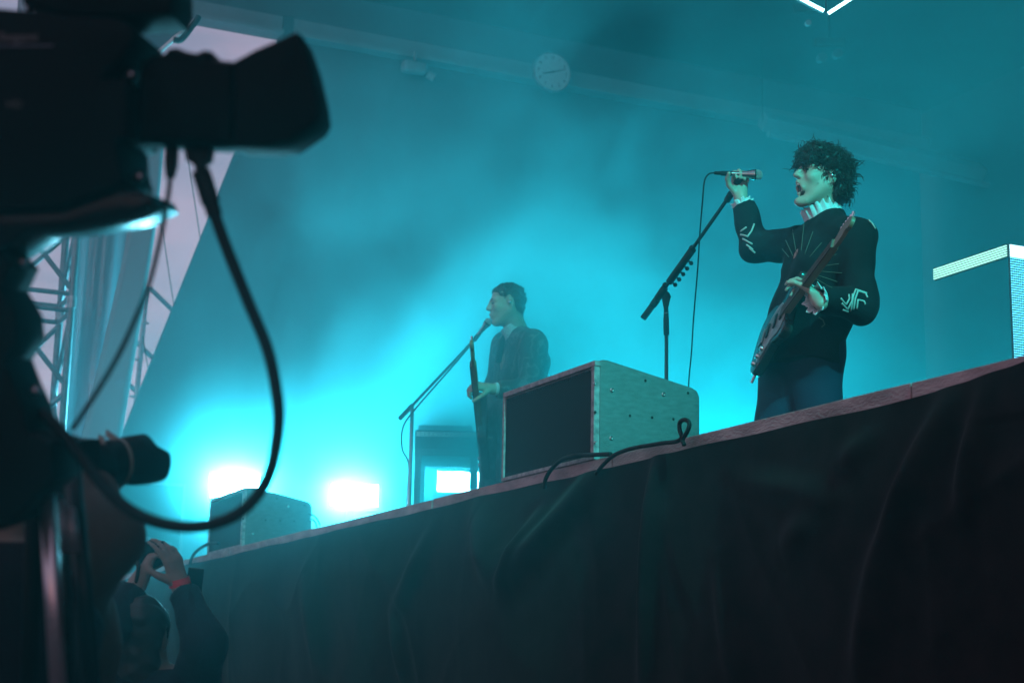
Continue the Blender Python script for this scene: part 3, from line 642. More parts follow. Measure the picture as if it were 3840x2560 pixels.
def add_head(B, c, F, U, s=1.0, mouth=0.0, ears=True):
    F = unit(F); U = unit(np.asarray(U) - F * (np.asarray(U) @ F)); L = np.cross(U, F)
    p = lambda f, l, u: c + s * (F * f + L * l + U * u)
    ax = [F, L, U]
    B.ell(p(-.012, 0, .035), (.100 * s, .077 * s, .090 * s), ax, .01)
    B.ell(p(.030, 0, -.028), (.064 * s, .061 * s, .088 * s), ax, .03)
    j = .022 * mouth
    for q in (-1, 1):
        B.cone(p(-.005, q * .050, -.050), p(.055, q * .022, -.100 - j), .026 * s, .020 * s, .03)
        B.cone(p(.086, q * .014, .026), p(.070, q * .050, .022), .011 * s, .010 * s, .015)
        B.ell(p(.060, q * .045, -.025), (.026 * s, .018 * s, .022 * s), ax, .02)
    B.ell(p(.076, 0, -.108 - j), (.024 * s, .024 * s, .020 * s), ax, .02)
    B.ell(p(.080, 0, -.062), (.024 * s, .030 * s, .026 * s), ax, .02)
    for q in (-1, 1): B.ell(p(.100, q * .032, .006), (.018 * s, .020 * s, .013 * s), ax, .012, True)
    for q in (-1, 1): B.ell(p(.078, q * .032, .005), (.013 * s, .014 * s, .012 * s), ax, .003)
    B.cone(p(.092, 0, .022), p(.1145, 0, -.022), .010 * s, .0145 * s, .012)
    for q in (-1, 1): B.ell(p(.103, q * .013, -.027), (.012 * s, .009 * s, .008 * s), ax, .006)
    if mouth > .3:
        B.ell(p(.100, 0, -.070 - j * .5), (.044 * s, .0255 * s, (.010 + .018 * mouth) * s), ax, .004, True)
    hm = .006 + .021 * mouth
    for q in (-1, 1):
        B.cone(p(.106, 0, -.063 + hm * .45), p(.086, q * .026, -.066 - j * .4), .0065 * s, .006 * s, .006)
        B.cone(p(.102 - .014 * mouth, 0, -.070 - hm * 1.0), p(.080, q * .026, -.066 - j * .5), .0075 * s, .006 * s, .006)
    if ears:
        for q in (-1, 1):
            ea = [unit(F * .95 - U * .25), L, unit(U * .95 + F * .25)]
            B.ell(p(-.018, q * .079, -.004), (.020 * s, .010 * s, .033 * s), ea, .006)
            B.ell(p(-.014, q * .089, .000), (.010 * s, .008 * s, .019 * s), ea, .004, True)
    return p

def add_hand(B, wrist, d, n, s=1.0, curl=(50, 55, 60, 65), thumb=(35, 35), side=1, spread=4, wr=.026):
    """wrist point, d = direction wrist->knuckles, n = palm normal (fingers curl that way), side = which way the thumb leaves"""
    d = unit(d); n = unit(np.asarray(n) - d * (np.asarray(n) @ d)); a = np.cross(d, n) * side      # a points to the thumb side
    wrist = np.asarray(wrist, float)
    for q, ww in ((.028, .016), (.009, .019), (-.010, .019), (-.027, .016)):
        B.cone(wrist + d * .012 * s + a * q * .55 * s, wrist + d * .082 * s + a * q * s, (ww - .001) * s, (ww - .004) * s, .010)
    B.cone(wrist - d * .03 * s, wrist + d * .02 * s, wr * s, (wr - .002) * s, .015)
    lens = ((.042, .026, .022), (.046, .030, .024), (.043, .028, .023), (.034, .021, .020)); base = (.029, .0095, -.0105, -.029); br = (.0098, .0102, .0096, .0086)
    tips = []
    for i in range(4):
        p = wrist + d * (.086 - .004 * abs(i - 1)) * s + a * base[i] * s; dd = unit(d + a * math.radians(spread) * (1.5 - i)); axr = unit(np.cross(dd, n))
        for k_, l in enumerate(lens[i]):
            an = math.radians(curl[i] * (.75, 1.15, .8)[k_]); dd = unit(dd * math.cos(an) + np.cross(axr, dd) * math.sin(an))
            q = p + dd * l * s; r0 = br[i] * (1 - .10 * k_) * s
            B.cone(p, q, r0, r0 * .9, .004); p = q
        tips.append(p)
    t0 = wrist + d * .022 * s + a * .026 * s + n * .006 * s; td = unit(d * .75 + a * .75 + n * .35)
    p = t0
    for l, r0, an in ((.042, .0135, 0), (.033, .0115, thumb[0]), (.027, .0105, thumb[1])):
        an = math.radians(an); td = unit(math.cos(an) * td + math.sin(an) * unit(n * .7 - a * .6 + d * .2)); q = p + td * l * s
        B.cone(p, q, r0 * s, r0 * .9 * s, .007); p = q
    tips.append(p); return tips

def add_eyes(p, s, parent, F, L, U, mb_, brow=True):
    for q in (-1, 1):
        MB().ball((0, 0, 0), 1, frame(p(.0835, q * .033, .004), F, L, U), 10, 8, (.0085 * s, .0125 * s, .0065 * s)).build('eye', mb_, parent, smooth=True)
        if brow: MB().tube([p(.094, q * .014, .026), p(.092, q * .030, .031), p(.078, q * .048, .025)], [.0035 * s, .0045 * s, .002 * s], 6).build('eyebrow', mb_, parent, smooth=True)

# ------------------------------------------------------------------ people on stage
M_skin = mat('skin', (.42, .33, .27), .5, var=.06, vscale=30, bump=.08, bscale=220)
M_skin.node_tree.nodes['Principled BSDF'].inputs['Subsurface Weight'].default_value = .0
M_hair = mat('dark_hair', (.018, .013, .011), .5)
M_jacket = mat('black_wool', (.017, .016, .019), .85, bump=.25, bscale=160, sheen=.03, spec=.06)
M_trous = mat('navy_trousers', (.028, .032, .060), .8, bump=.15, bscale=120, sheen=.03, spec=.06)
M_shirt = mat('white_cotton', (.58, .66, .68), .8, bump=.2, bscale=90)
M_skin2 = mat('dimmed_skin', (.20, .165, .13), .55, bump=.08, bscale=220)  # darker copy of the skin so the crew look less lit
M_thread = mat('silver_thread', (.45, .44, .42), .5)
M_mouth = mat('mouth_inside', (.05, .012, .012), .5); M_teeth = mat('teeth', (.75, .72, .66), .3)
WU = np.array([0, 0, 1.0])

# --- singer
Ft = unit([-.22, -1, 0]); Lt = np.cross(WU, Ft)
J = dict(pel=at(3010, 1345, 7.02), che=at(3092, 985, 7.02), nb=at(3092, 838, 7.03), hd=at(3078, 668, 7.03),
         Ls=at(3195, 893, 6.87), Le=at(3226, 1150, 6.72), Lw=at(3066, 1122, 6.58),
         Rs=at(3018, 912, 7.16), Re=at(2838, 926, 7.29), Rw=at(2777, 742, 7.40))
sg = thing('person', 'curly-haired singer in a black embroidered jacket gripping a microphone, guitar slung in front', 'person', (J['pel'][0], J['pel'][1], DECK), 'musicians on stage')
hipL, hipR = at(3062, 1400, 6.96), at(2962, 1400, 7.08)
legs = []
for hp, fy in ((hipL, .02), (hipR, -.05)):
    kn = np.array([hp[0] - .01, hp[1] - .03 + fy, DECK + .50]); an = np.array([hp[0], hp[1] + .02 + fy, DECK + .095]); legs.append((hp, kn, an))
lo = np.array([-7.35, 3.35, DECK + .01]); hi = np.array([-5.25, 4.65, 3.62])
B = Body(lo, hi, .0062)
B.cone(J['pel'] - Lt * .06, J['che'] - Lt * .06, .115, .125, .06).cone(J['pel'] + Lt * .06, J['che'] + Lt * .06, .115, .125, .06)
B.cone(J['Rs'], J['Ls'], .06, .06, .05).cone(J['che'], J['nb'], .10, .06, .05)
Fh = unit(-RH * .95 - FH * .30 + WU * .20); Uh = unit(WU + RH * .18)
hp_ = add_head(B, J['hd'], Fh, Uh, .96, mouth=1.25)
B.cone(hp_(-.025, 0, -.05), J['nb'], .056, .058, .03)
for a, b, c, r in ((J['Ls'], J['Le'], J['Lw'], 1), (J['Rs'], J['Re'], J['Rw'], 1)):
    B.cone(a, b, .052, .042, .03); B.cone(b, c, .042, .026, .02)
for hp, kn, an in legs:
    B.cone(hp, kn, .085, .055, .04); B.cone(kn, an, .052, .035, .02); B.cone(an - WU * .05, an + Ft * .16 - WU * .06, .035, .03, .03)
add_hand(B, J['Rw'], at(2773, 652, 7.43) - J['Rw'], -FW + RT * .1, 1.0, (66, 70, 72, 76), (25, 40), side=-1, spread=3)
neck_pt = at(3006, 1056, 6.60)
add_hand(B, J['Lw'], at(3006, 1040, 6.70) - J['Lw'], -RT * .75 + FW * .25 - UP * .35, 1.05, (36, 40, 44, 48), (20, 30), side=1, spread=5)
body = B.mesh('body', M_skin, sg)
# jacket
B = Body(lo, hi, .0075)
for q, r in ((-.075, .150), (.075, .150)):
    B.cone(at(2998, 1335, 7.02) + Lt * q, at(3045, 1170, 7.02) + Lt * q, .145, .140, .05); B.cone(at(3045, 1170, 7.02) + Lt * q, at(3100, 985, 7.02) + Lt * q, .140, .148, .05)
    B.cone(at(3100, 985, 7.02) + Lt * q, J['nb'] + Lt * q * 1.1 - WU * .035, .150, .066, .05)
B.cone(J['Rs'] - WU * .01, J['Ls'] - WU * .01, .085, .088, .05)
B.cone(J['Ls'] + RT * .01, J['Le'], .082, .070, .035).cone(J['Le'], J['Lw'] + (J['Le'] - J['Lw']) * .12, .070, .056, .03)
B.cone(J['Rs'], J['Re'], .076, .064, .03).cone(J['Re'], J['Rw'] + (J['Re'] - J['Rw']) * .05, .065, .052, .03)
B.cone(J['nb'] - WU * .05, J['nb'] + WU * .02 + RT * .01, .085, .078, .03)
for e, w_ in ((J['Le'], J['Lw']), (J['Re'], J['Rw'])):
    dn = unit(w_ - e); B.cutball(w_, .13, dn, w_ - dn * (.040 if w_ is J['Rw'] else .012))
B.half(at(3010, 1372, 7.0), unit(-WU - RT * .05))
nd = unit(WU * 1 - RT * .35); B.cutball(J['nb'] + WU * .06, .17, nd, J['nb'] + WU * .030)
jacket = B.mesh('jacket', M_jacket, sg, wob=.011, wfreq=9)
# trousers
B = Body(lo, np.array([hi[0], hi[1], 2.6]), .0085)
B.cone(at(3045, 1330, 6.95), at(2980, 1330, 7.10), .128, .128, .05).cone(at(3055, 1270, 6.97), at(2990, 1270, 7.08), .125, .125, .05)
for hp, kn, an in legs: B.cone(hp + WU * .06, kn, .118, .098, .03); B.cone(kn, an, .098, .100, .03)
B.half(np.array([0, 0, DECK + .05]), -WU)
trous = B.mesh('trousers', M_trous, sg, wob=.008, wfreq=8)
mb = MB()
for hp, kn, an in legs:
    mbs = MB().ball((0, 0, 0), 1, frame(an + Ft * .07 - WU * .045, Ft, Lt, WU), 14, 8, (.145, .05, .05)); mbs.build('shoe', M_black, sg, smooth=True)
# ruffled collar and cuffs
def ruffle(name, c, ax, r0, r1, h, waves, amp, parent, m=None, n=120, tilt=None):
    ax = unit(ax); a = unit(np.cross(ax, [.3, .9, .1])); b = np.cross(ax, a); vs = []; fs = []; R = 7
    for i in range(R + 1):
        t = i / R
        for j in range(n):
            th = 2 * math.pi * j / n; w_ = amp * (t ** 1.5) * (math.sin(waves * th) + .4 * math.sin(waves * 2.3 * th + 1))
            r = r0 + (r1 - r0) * t + w_; vs.append(c + ax * (h * t + .4 * w_) + r * (math.cos(th) * a + math.sin(th) * b))
    for i in range(R):
        for j in range(n): fs.append((i * n + j, i * n + (j + 1) % n, (i + 1) * n + (j + 1) % n, (i + 1) * n + j))
    o = MB().add(vs, fs).build(name, m or M_shirt, parent, smooth=True)
    s_ = o.modifiers.new('thickness', 'SOLIDIFY'); s_.thickness = .003; return o
ruffle('ruffled_collar', J['nb'] + WU * .012 + RT * .004, WU * .93 - RT * .36, .082, .078, .072, 17, .007, sg)
dn = unit(J['Rw'] - J['Re']); ruffle('frilled_cuff', J['Rw'] - dn * .052, dn, .040, .047, .026, 9, .006, sg)
dn = unit(J['Lw'] - J['Le']); ruffle('frilled_cuff', J['Lw'] - dn * .02, dn, .042, .058, .036, 9, .008, sg)
# mouth lining, teeth, earpiece
MB().ball((0, 0, 0), 1, frame(hp_(.074, 0, -.082), Fh, np.cross(Uh, Fh), Uh), 12, 8, (.016, .028, .030)).build('mouth', M_mouth, body, smooth=True)
tp = [hp_(.102 - .012 * (q / 4) ** 2 * 1.4, q * .0045, -.062) for q in range(-4, 5)]
MB().tube(tp, .0042, 6).build('teeth', M_teeth, body, smooth=True)
Lh = np.cross(Uh, Fh)
add_eyes(hp_, .96, body, Fh, Lh, Uh, M_hair)
MB().ball(hp_(-.010, .087, -.006), .009, None, 10, 8).build('earpiece', M_bolt, sg, smooth=True)
# curly hair: several hundred curls rooted on the scalp over a dark under-layer
hb = Body(J['hd'] - .22, J['hd'] + .22, .006)
axh = [Fh, Lh, Uh]
hb.ell(hp_(-.030, 0, .050), (.099, .086, .088), axh, .02); hb.ell(hp_(.045, 0, .088), (.060, .074, .046), axh, .03); hb.ell(hp_(-.075, 0, -.030), (.055, .078, .085), axh, .03)
hb.ell(hp_(.085, 0, .055), (.028, .062, .034), axh, .02)
under = hb.mesh('hair', M_hair, sg, wob=.010, wfreq=34)
mb = MB(); cnt = 0
me = under.data; vco = np.empty(len(me.vertices) * 3, np.float32); me.vertices.foreach_get('co', vco); vco = vco.reshape(-1, 3)
vno = np.empty(len(me.vertices) * 3, np.float32); me.vertices.foreach_get('normal', vno); vno = vno.reshape(-1, 3)
for i in rng.choice(len(vco), 1900, replace=False):
    p = vco[i].astype(float); n = unit(vno[i]); rel = p - J['hd']; 
    if rel @ Uh < -.075 or (rel @ Fh > .02 and rel @ Uh < .022): continue
    n = unit(n + rng.normal(0, .35, 3) - WU * .12)
    a = unit(np.cross(n, rng.normal(0, 1, 3))); b = np.cross(n, a); L = rng.uniform(.012, .040) if rng.random() > .08 else rng.uniform(.04, .065); rad = rng.uniform(.005, .012); tr = rng.uniform(.5, 1.5); ph = rng.uniform(0, 6.3); K = 7
    pts = []
    for q in range(K):
        t = q / (K - 1); th = ph + tr * 2 * math.pi * t
        pts.append(p - n * .006 + n * L * t + rad * min(1, t * 2.2) * (math.cos(th) * a + math.sin(th) * b) - WU * .006 * t * t)
    mb.tube(pts, [.0020, .0023, .0022, .0020, .0017, .0012, .0006], 4, cap=False)
o = mb.build('curls', M_hair, under, smooth=True); o['kind'] = 'stuff'
# embroidery traced on the jacket surface
bpy.context.view_layer.update()
def bvh_of(o): return BVHTree.FromPolygons([o.matrix_world @ v.co for v in o.data.vertices], [p.vertices[:] for p in o.data.polygons])
BJ = bvh_of(jacket)
def on_cloth(pix, r, name, parent, m, bvh=None, off=.0015, n=5, steps=6):
    pts = []
    for i in range(len(pix) - 1):
        for k_ in range(steps):
            t = k_ / steps; pts.append((pix[i][0] + (pix[i + 1][0] - pix[i][0]) * t, pix[i][1] + (pix[i + 1][1] - pix[i][1]) * t))
    pts.append(pix[-1]); P3 = []
    for px, py in pts:
        h = (bvh or BJ).ray_cast(V(EYE), V(unit(_ray(px, py))))
        if h[0] is not None: P3.append(np.array(h[0]) + np.array(h[1]) * off)
    if len(P3) > 2: return MB().tube(P3, r, n).build(name, m, parent, smooth=True)
for pl in ([(3152, 1118), (3172, 1142), (3184, 1120), (3182, 1104)], [(3156, 1136), (3178, 1160), (3194, 1128), (3196, 1102)], [(3160, 1160), (3180, 1168)],
           [(3200, 1160), (3206, 1120), (3216, 1092), (3245, 1100), (3252, 1116)], [(3190, 1166), (3198, 1112), (3208, 1086), (3250, 1100)], [(3212, 1158), (3216, 1124), (3240, 1130), (3244, 1142)],
           [(2802, 890), (2818, 868), (2828, 840)], [(2778, 868), (2800, 852)], [(2778, 880), (2800, 886)], [(2786, 896), (2822, 916)], [(2800, 918), (2824, 936)], [(2810, 930), (2832, 948)]):
    on_cloth(pl, .0042, 'sleeve_chevron', jacket, M_thread)
for a, r0, r1 in ((-100, 60, 150), (-84, 70, 170), (-70, 60, 150), (-115, 50, 120), (-130, 60, 100), (-8, 90, 150), (5, 80, 160), (18, 70, 150), (30, 70, 140), (-22, 90, 150), (-50, 60, 130)):
    c0_ = np.array([2998, 1010]); d_ = np.array([math.cos(math.radians(a)), math.sin(math.radians(a))])
    on_cloth([tuple(c0_ + d_ * r0), tuple(c0_ + d_ * r1)], .0016, 'embroidered_ray', jacket, mat('thread_dull', (.10, .11, .08), .6) if a == -100 else bpy.data.materials['thread_dull'])
on_cloth([(3252, 818), (3262, 806), (3274, 812), (3276, 828), (3264, 834), (3256, 824)], .004, 'shoulder_badge', jacket, M_thread)
on_cloth([(3268, 836), (3276, 848), (3282, 858)], .004, 'shoulder_badge', jacket, M_thread)
on_cloth([(3070, 1190), (3086, 1200), (3092, 1216), (3080, 1226)], .003, 'pocket_button', jacket, bpy.data.materials['thread_dull'])

# ------------------------------------------------------------------ microphones and stands
M_chrome = mat('chrome', (.38, .39, .40), .24, 1.0)
M_mesh = mat('mic_mesh', (.55, .56, .57), .4, .8, bump=.9, bscale=500)
def microphone(a, b, label, s=1.0):
    a, b = np.asarray(a), np.asarray(b); L = np.linalg.norm(b - a); z = unit(b - a); x = unit(np.cross(z, FW)); Mx = frame(a, x, np.cross(z, x), z)
    t = thing('microphone', label, 'microphone', a)
    MB().lathe([(.004, 0), (.0075 * s, .004), (.0085 * s, .03), (.011 * s, .034), (.0115 * s, L * .36)], Mx, 16).build('connector', M_rubber, t, ang=40)
    MB().lathe([(.0118 * s, L * .362), (.0125 * s, L * .5), (.017 * s, L * .72), (.0225 * s, L * .80), (.0235 * s, L * .84)], Mx, 20).build('handle', M_chrome, t, ang=40)
    MB().lathe([(.0245 * s, L * .841), (.0245 * s, L * .87)], Mx, 20).build('ring', M_blackm, t)
    MB().lathe([(.0225 * s, L * .871), (.0235 * s, L * .90), (.0225 * s, L * .95), (.017 * s, L * .99), (.009 * s, L * 1.01), (.001, L * 1.015)], Mx, 20).build('mesh_head', M_mesh, t, smooth=True)
    return t
DM = 7.375
microphone(at(2677, 649, DM), at(2857, 657, DM), 'silver and black microphone gripped in the raised hand of the singer')
cable('microphone_cable', [at(px, py, d) for px, py, d in ((2680, 649, DM), (2662, 651, DM), (2648, 664, DM), (2640, 690, DM), (2634, 760, DM), (2624, 880, 7.6), (2617, 1000, 7.75), (2602, 1180, 7.9), (2593, 1320, 7.98), (2582, 1450, 8.0), (2575, 1700, 8.0), (2560, 2040, 8.0))], .0034, M_rubber,
      'thin black cable hanging from the microphone of the singer', n=8)
DS = 7.98
POLE = ('neck_post', 'collar_ring', 'height_grip')
ms = thing('microphone_stand', 'black boom microphone stand with pick holder, standing behind the large speaker box', 'microphone stand', (*at(2500, 2100, DS)[:2], DECK))
sdp = lambda py: 7.375 + (DS - 7.375) * min(1.08, (py - 660) / 460)
T = lambda pts, r, nm, m=M_blackm, sm=True, n=12: MB().tube([at(px, py, sdp(py) if py < 1200 and nm not in POLE else DS) for px, py in pts], np.asarray(r) * 1.06, n).build(nm, m, ms, smooth=sm)
T([(2457, 1132), (2745, 722)], .0078, 'boom_arm')
T([(2411, 1194), (2449, 1143)], .0145, 'counterweight', n=16); T([(2449, 1143), (2462, 1125)], .017, 'boom_collar')
T([(2466, 1118), (2492, 1080)], .0165, 'boom_sleeve'); pkh = T([(2510, 1057), (2598, 934)], .0165, 'pick_holder')
T([(2726, 752), (2743, 724)], .014, 'clip_collar'); T([(2743, 726), (2765, 690)], .011, 'microphone_clip'); T([(2752, 700), (2775, 668)], .015, 'clip_jaw')
for px, py in ((2494, 1068), (2594, 929)): MB().ball(at(px, py, sdp(py)), .013, None, 12, 8).build('thumb_knob', M_blackm, ms, smooth=True)
for px, py in ((2592, 987), (2577, 1007), (2562, 1028), (2547, 1048), (2532, 1068)):
    pk = MB().ball(at(px, py, sdp(py) - .012), .0105, None, 12, 8); 
    pk.tube([at(px, py, sdp(py) - .012), at(px - 12, py - 10, sdp(py))], .005, 6); o = pk.build('pick_clip', M_black, pkh, smooth=True)
MB().prism([(-.012, -.035), (.012, -.035), (.017, -.01), (.024, .012), (.016, .03), (-.004, .045), (-.022, .03), (-.018, .0)], -.016, .016, frame(at(2497, 1122, DS - .01), RT, UP, -FW), bev=.004).build('clutch', M_blackm, ms, ang=35)
T([(2497, 1138), (2498, 1172)], .0105, 'neck_post'); T([(2498, 1172), (2498, 1176)], .0115, 'collar_ring', M_chrome); T([(2498, 1176), (2498, 1200), (2499, 1256)], [.0105, .0128, .0128], 'height_grip')
p0 = at(2499, 1256, DS); MB().tube([p0, (p0[0], p0[1], DECK + .03)], .0092, 14).build('pole', mat('glossy_black_pole', (.03, .03, .032), .18), ms, smooth=True)
MB().lathe([(.15, 0), (.15, .015), (.12, .03), (.02, .04)], Matrix.Translation((p0[0], p0[1], DECK + .001)), 32).build('round_base', M_blackm, ms, ang=40)

# ------------------------------------------------------------------ guitars
GB = [(-.225, .02), (-.22, .09), (-.19, .14), (-.13, .163), (-.06, .15), (.0, .118), (.05, .11), (.09, .13), (.13, .155), (.18, .165), (.212, .152), (.203, .12), (.165, .085), (.148, .045), (.15, .03),
      (.15, -.03), (.155, -.06), (.172, -.10), (.162, -.125), (.12, -.13), (.07, -.115), (.02, -.105), (-.04, -.12), (-.10, -.15), (-.16, -.15), (-.205, -.11), (-.222, -.05)]
def smooth_poly(P, n=4): 
    P3 = [np.array([*p, 0.]) for p in P]; Q = spline(P3 + [P3[0]], n)[:-1]; return [(q[0], q[1]) for q in Q]
def guitar(tail, tip, nrm, label, bodycol, roll=0.0):
    tail, tip = np.asarray(tail), np.asarray(tip); A = unit(tip - tail); s = np.linalg.norm(tip - tail) / 1.01
    nrm = np.asarray(nrm, float); nrm = unit(nrm - A * (nrm @ A))
    if roll: c_, s_ = math.cos(roll), math.sin(roll); nrm = nrm * c_ + np.cross(A, nrm) * s_
    Y = np.cross(nrm, A); G = frame(tail + A * .225 * s, A, Y, nrm) @ Matrix.Scale(s, 4)
    t = thing('electric_guitar', label, 'guitar', tail)
    gb = mat('guitar_paint', bodycol, .22, spec=.35); pg = mat('pearl_pickguard', (.30, .31, .28), .3, var=.45, vscale=25); maple = mat('rosewood', (.10, .06, .045), .5); hs = mat('headstock_wood', (.20, .15, .10), .4)
    bd = MB().prism(smooth_poly(GB), -.042, 0, G, bev=.008, seg=3).build('body', gb, t, ang=50)
    pgp = [(.14, .035), (.10, .05), (.06, .085), (.0, .09), (-.06, .075), (-.115, .04), (-.12, -.02), (-.09, -.045), (-.135, -.10), (-.11, -.125), (-.05, -.105), (.02, -.085), (.09, -.095), (.125, -.085), (.15, -.05), (.145, -.03)]
    MB().prism(pgp, .0008, .0035, G).build('pickguard', pg, bd)
    nk = MB().prism([(.10, -.028), (.10, .028), (.625, .0215), (.625, -.0215)], -.018, .008, G, bev=.004).build('neck', hs, t)
    MB().prism([(.105, -.0275), (.105, .0275), (.62, .021), (.62, -.021)], .0085, .0125, G).build('fretboard', maple, nk)
    hdst = MB().prism(smooth_poly([(.622, -.021), (.622, .021), (.64, .03), (.67, .046), (.72, .045), (.765, .035), (.785, .012), (.78, -.008), (.76, -.018), (.735, -.010), (.70, -.022), (.655, -.026)], 3), -.012, .004, G, bev=.002).build('headstock', hs, t)
    for x in (.105, .035, -.045): MB().box((x - .009, -.035, .0036), (x + .009, .035, .011), G, bev=.003).build('pickup', M_black, bd)
    MB().box((-.128, -.038, .0036), (-.085, .038, .014), G, bev=.003).build('bridge', M_chrome, bd)
    for x, y in ((-.06, -.085), (-.10, -.10), (-.135, -.118)): MB().lathe([(.012, .0036), (.012, .012), (.009, .018), (.001, .018)], G @ Matrix.Translation((x, y, 0)), 14).build('knob', M_bolt, bd, ang=40)
    for q in range(6): MB().tube([G @ Vector((.655 + q * .021, .034, -.004)), G @ Vector((.655 + q * .021, .062, -.004))], [.0035 * s, .0062 * s], 8).build('tuner', M_bolt, hdst)
    for q in range(6): MB().tube([G @ Vector((-.11, -.026 + q * .0104, .016)), G @ Vector((.62, -.0175 + q * .007, .0145))], .0006, 4).build('string', M_chrome, nk)
    MB().lathe([(.006, 0), (.004, .012), (.008, .018)], G @ Matrix.Translation((-.222, 0, -.02)) @ Matrix.Rotation(-math.pi / 2, 4, 'Y'), 10).build('strap_button', M_bolt, bd)
    MB().tube([G @ Vector((-.165, -.125, -.02)), G @ Vector((-.20, -.165, -.02))], .006, 8).build('jack_plug', M_bolt, bd)
    return t, G
GROLL = -.50
gt1, G1 = guitar(at(2826, 1322, 7.06), at(3196, 826, 6.22), -RT * .93 - FW * .37, 'electric guitar with pale pickguard slung across the black jacket of the singer', (.022, .026, .024), roll=GROLL)

# --- guitarist
D2 = 9.26
Q = dict(pel=at(1935, 1570, D2), che=at(1957, 1372, D2), nb=at(1938, 1248, D2 + .01), hd=at(1899, 1141, D2 + .01), Ls=at(1996, 1290, D2 - .15), Le=at(1990, 1462, D2 - .26), Lw=at(1842, 1457, D2 - .34),
         Rs=at(1893, 1292, D2 + .16), Re=at(1858, 1440, D2 + .22), Rw=at(1832, 1560, D2 + .05))
M_suit = mat('brocade_suit', (.035, .036, .042), .75, bump=.2, bscale=90)
t = M_suit.node_tree; b = t.nodes['Principled BSDF']; tcn = N(t, 'ShaderNodeTexCoord'); wv_ = N(t, 'ShaderNodeTexWave'); wv_.inputs['Scale'].default_value = 5; wv_.inputs['Distortion'].default_value = 14; wv_.inputs['Detail'].default_value = 2; wv_.inputs['Detail Scale'].default_value = 2
t.links.new(tcn.outputs['Object'], wv_.inputs['Vector']); rr = N(t, 'ShaderNodeValToRGB'); rr.color_ramp.elements[0].position = .78; rr.color_ramp.elements[0].color = (.075, .08, .09, 1); rr.color_ramp.elements[1].position = .95; rr.color_ramp.elements[1].color = (.22, .22, .23, 1)  # real woven pattern, its tones raised to look faded by haze
t.links.new(wv_.outputs[0], rr.inputs[0]); t.links.new(rr.outputs[0], b.inputs['Base Color'])
g2 = thing('person', 'short-haired guitarist in a patterned suit and tie singing at a boom microphone', 'person', (Q['pel'][0], Q['pel'][1], DECK), 'musicians on stage')
Ft2 = unit(-RH * .9 - FH * .45); Lt2 = np.cross(WU, Ft2)
lg2 = []
for hx, hy, d in ((1926, 1612, D2 - .08), (1862, 1612, D2 + .09)):
    hp = at(hx, hy, d); lg2.append((hp, np.array([hp[0] + .0, hp[1] - .03, DECK + .49]), np.array([hp[0], hp[1], DECK + .09])))
ctr = Q['che']; lo2 = np.array([ctr[0] - .75, ctr[1] - .75, DECK + .01]); hi2 = np.array([ctr[0] + .75, ctr[1] + .6, 3.25])
B = Body(lo2, hi2, .0066)
for q in (-.06, .06): B.cone(Q['pel'] + Lt2 * q, Q['che'] + Lt2 * q, .105, .115, .06)
B.cone(Q['Rs'], Q['Ls'], .055, .055, .05).cone(Q['che'], Q['nb'], .09, .058, .05)
Fh2 = unit(-RH * .985 - FH * .12 - WU * .10); Uh2 = unit(WU - RH * .10)
hp2 = add_head(B, Q['hd'], Fh2, Uh2, .90, mouth=.22); B.cone(hp2(-.025, 0, -.05), Q['nb'], .056, .06, .03)
for a, b_, c in ((Q['Ls'], Q['Le'], Q['Lw']), (Q['Rs'], Q['Re'], Q['Rw'])): B.cone(a, b_, .05, .04, .03).cone(b_, c, .04, .026, .02)
for hp, kn, an in lg2: B.cone(hp, kn, .08, .055, .04).cone(kn, an, .05, .035, .02).cone(an - WU * .05, an + Ft2 * .15 - WU * .06, .033, .03, .03)
add_hand(B, Q['Lw'], at(1800, 1448, D2 - .36) - Q['Lw'], -RT * .2 - FW * .1 - UP * .9 + FW * .5, 1.02, (52, 58, 60, 62), (25, 30), side=1)
add_hand(B, Q['Rw'], at(1808, 1620, D2) - Q['Rw'], FW * -.3 + RT * .6, 1.0, (30, 32, 34, 36), (20, 20), side=1)
body2 = B.mesh('body', M_skin, g2)
B = Body(lo2, hi2, .008)
for q in (-.07, .07):
    B.cone(at(1935, 1570, D2) + Lt2 * q, at(1945, 1450, D2) + Lt2 * q, .112, .104, .05).cone(at(1945, 1450, D2) + Lt2 * q, Q['che'] + Lt2 * q, .104, .118, .05).cone(Q['che'] + Lt2 * q, Q['nb'] + Lt2 * q - WU * .04, .112, .06, .05)
B.cone(Q['Rs'], Q['Ls'], .072, .076, .05).cone(Q['Ls'], Q['Le'], .078, .064, .03).cone(Q['Le'], Q['Lw'], .064, .046, .03).cone(Q['Rs'], Q['Re'], .07, .06, .03).cone(Q['Re'], Q['Rw'], .06, .046, .03)
for e, w_ in ((Q['Le'], Q['Lw']), (Q['Re'], Q['Rw'])): dn = unit(w_ - e); B.cutball(w_, .11, dn, w_ - dn * .035)
B.half(at(1935, 1612, D2), -WU); nd = unit(WU - RT * .45); B.cutball(Q['nb'] + WU * .06, .16, nd, Q['nb'] + WU * .012)
sj = B.mesh('jacket', M_suit, g2, wob=.005, wfreq=11)
B = Body(lo2, np.array([hi2[0], hi2[1], 2.45]), .009)
B.cone(at(1925, 1560, D2 - .06), at(1880, 1560, D2 + .08), .115, .115, .05)
for hp, kn, an in lg2: B.cone(hp + WU * .05, kn, .092, .068, .03).cone(kn, an, .068, .062, .03)
B.half(np.array([0, 0, DECK + .05]), -WU); B.mesh('trousers', M_suit, g2, wob=.005, wfreq=9)
for hp, kn, an in lg2: MB().ball((0, 0, 0), 1, frame(an + Ft2 * .07 - WU * .045, Ft2, Lt2, WU), 14, 8, (.14, .048, .05)).build('shoe', M_black, g2, smooth=True)
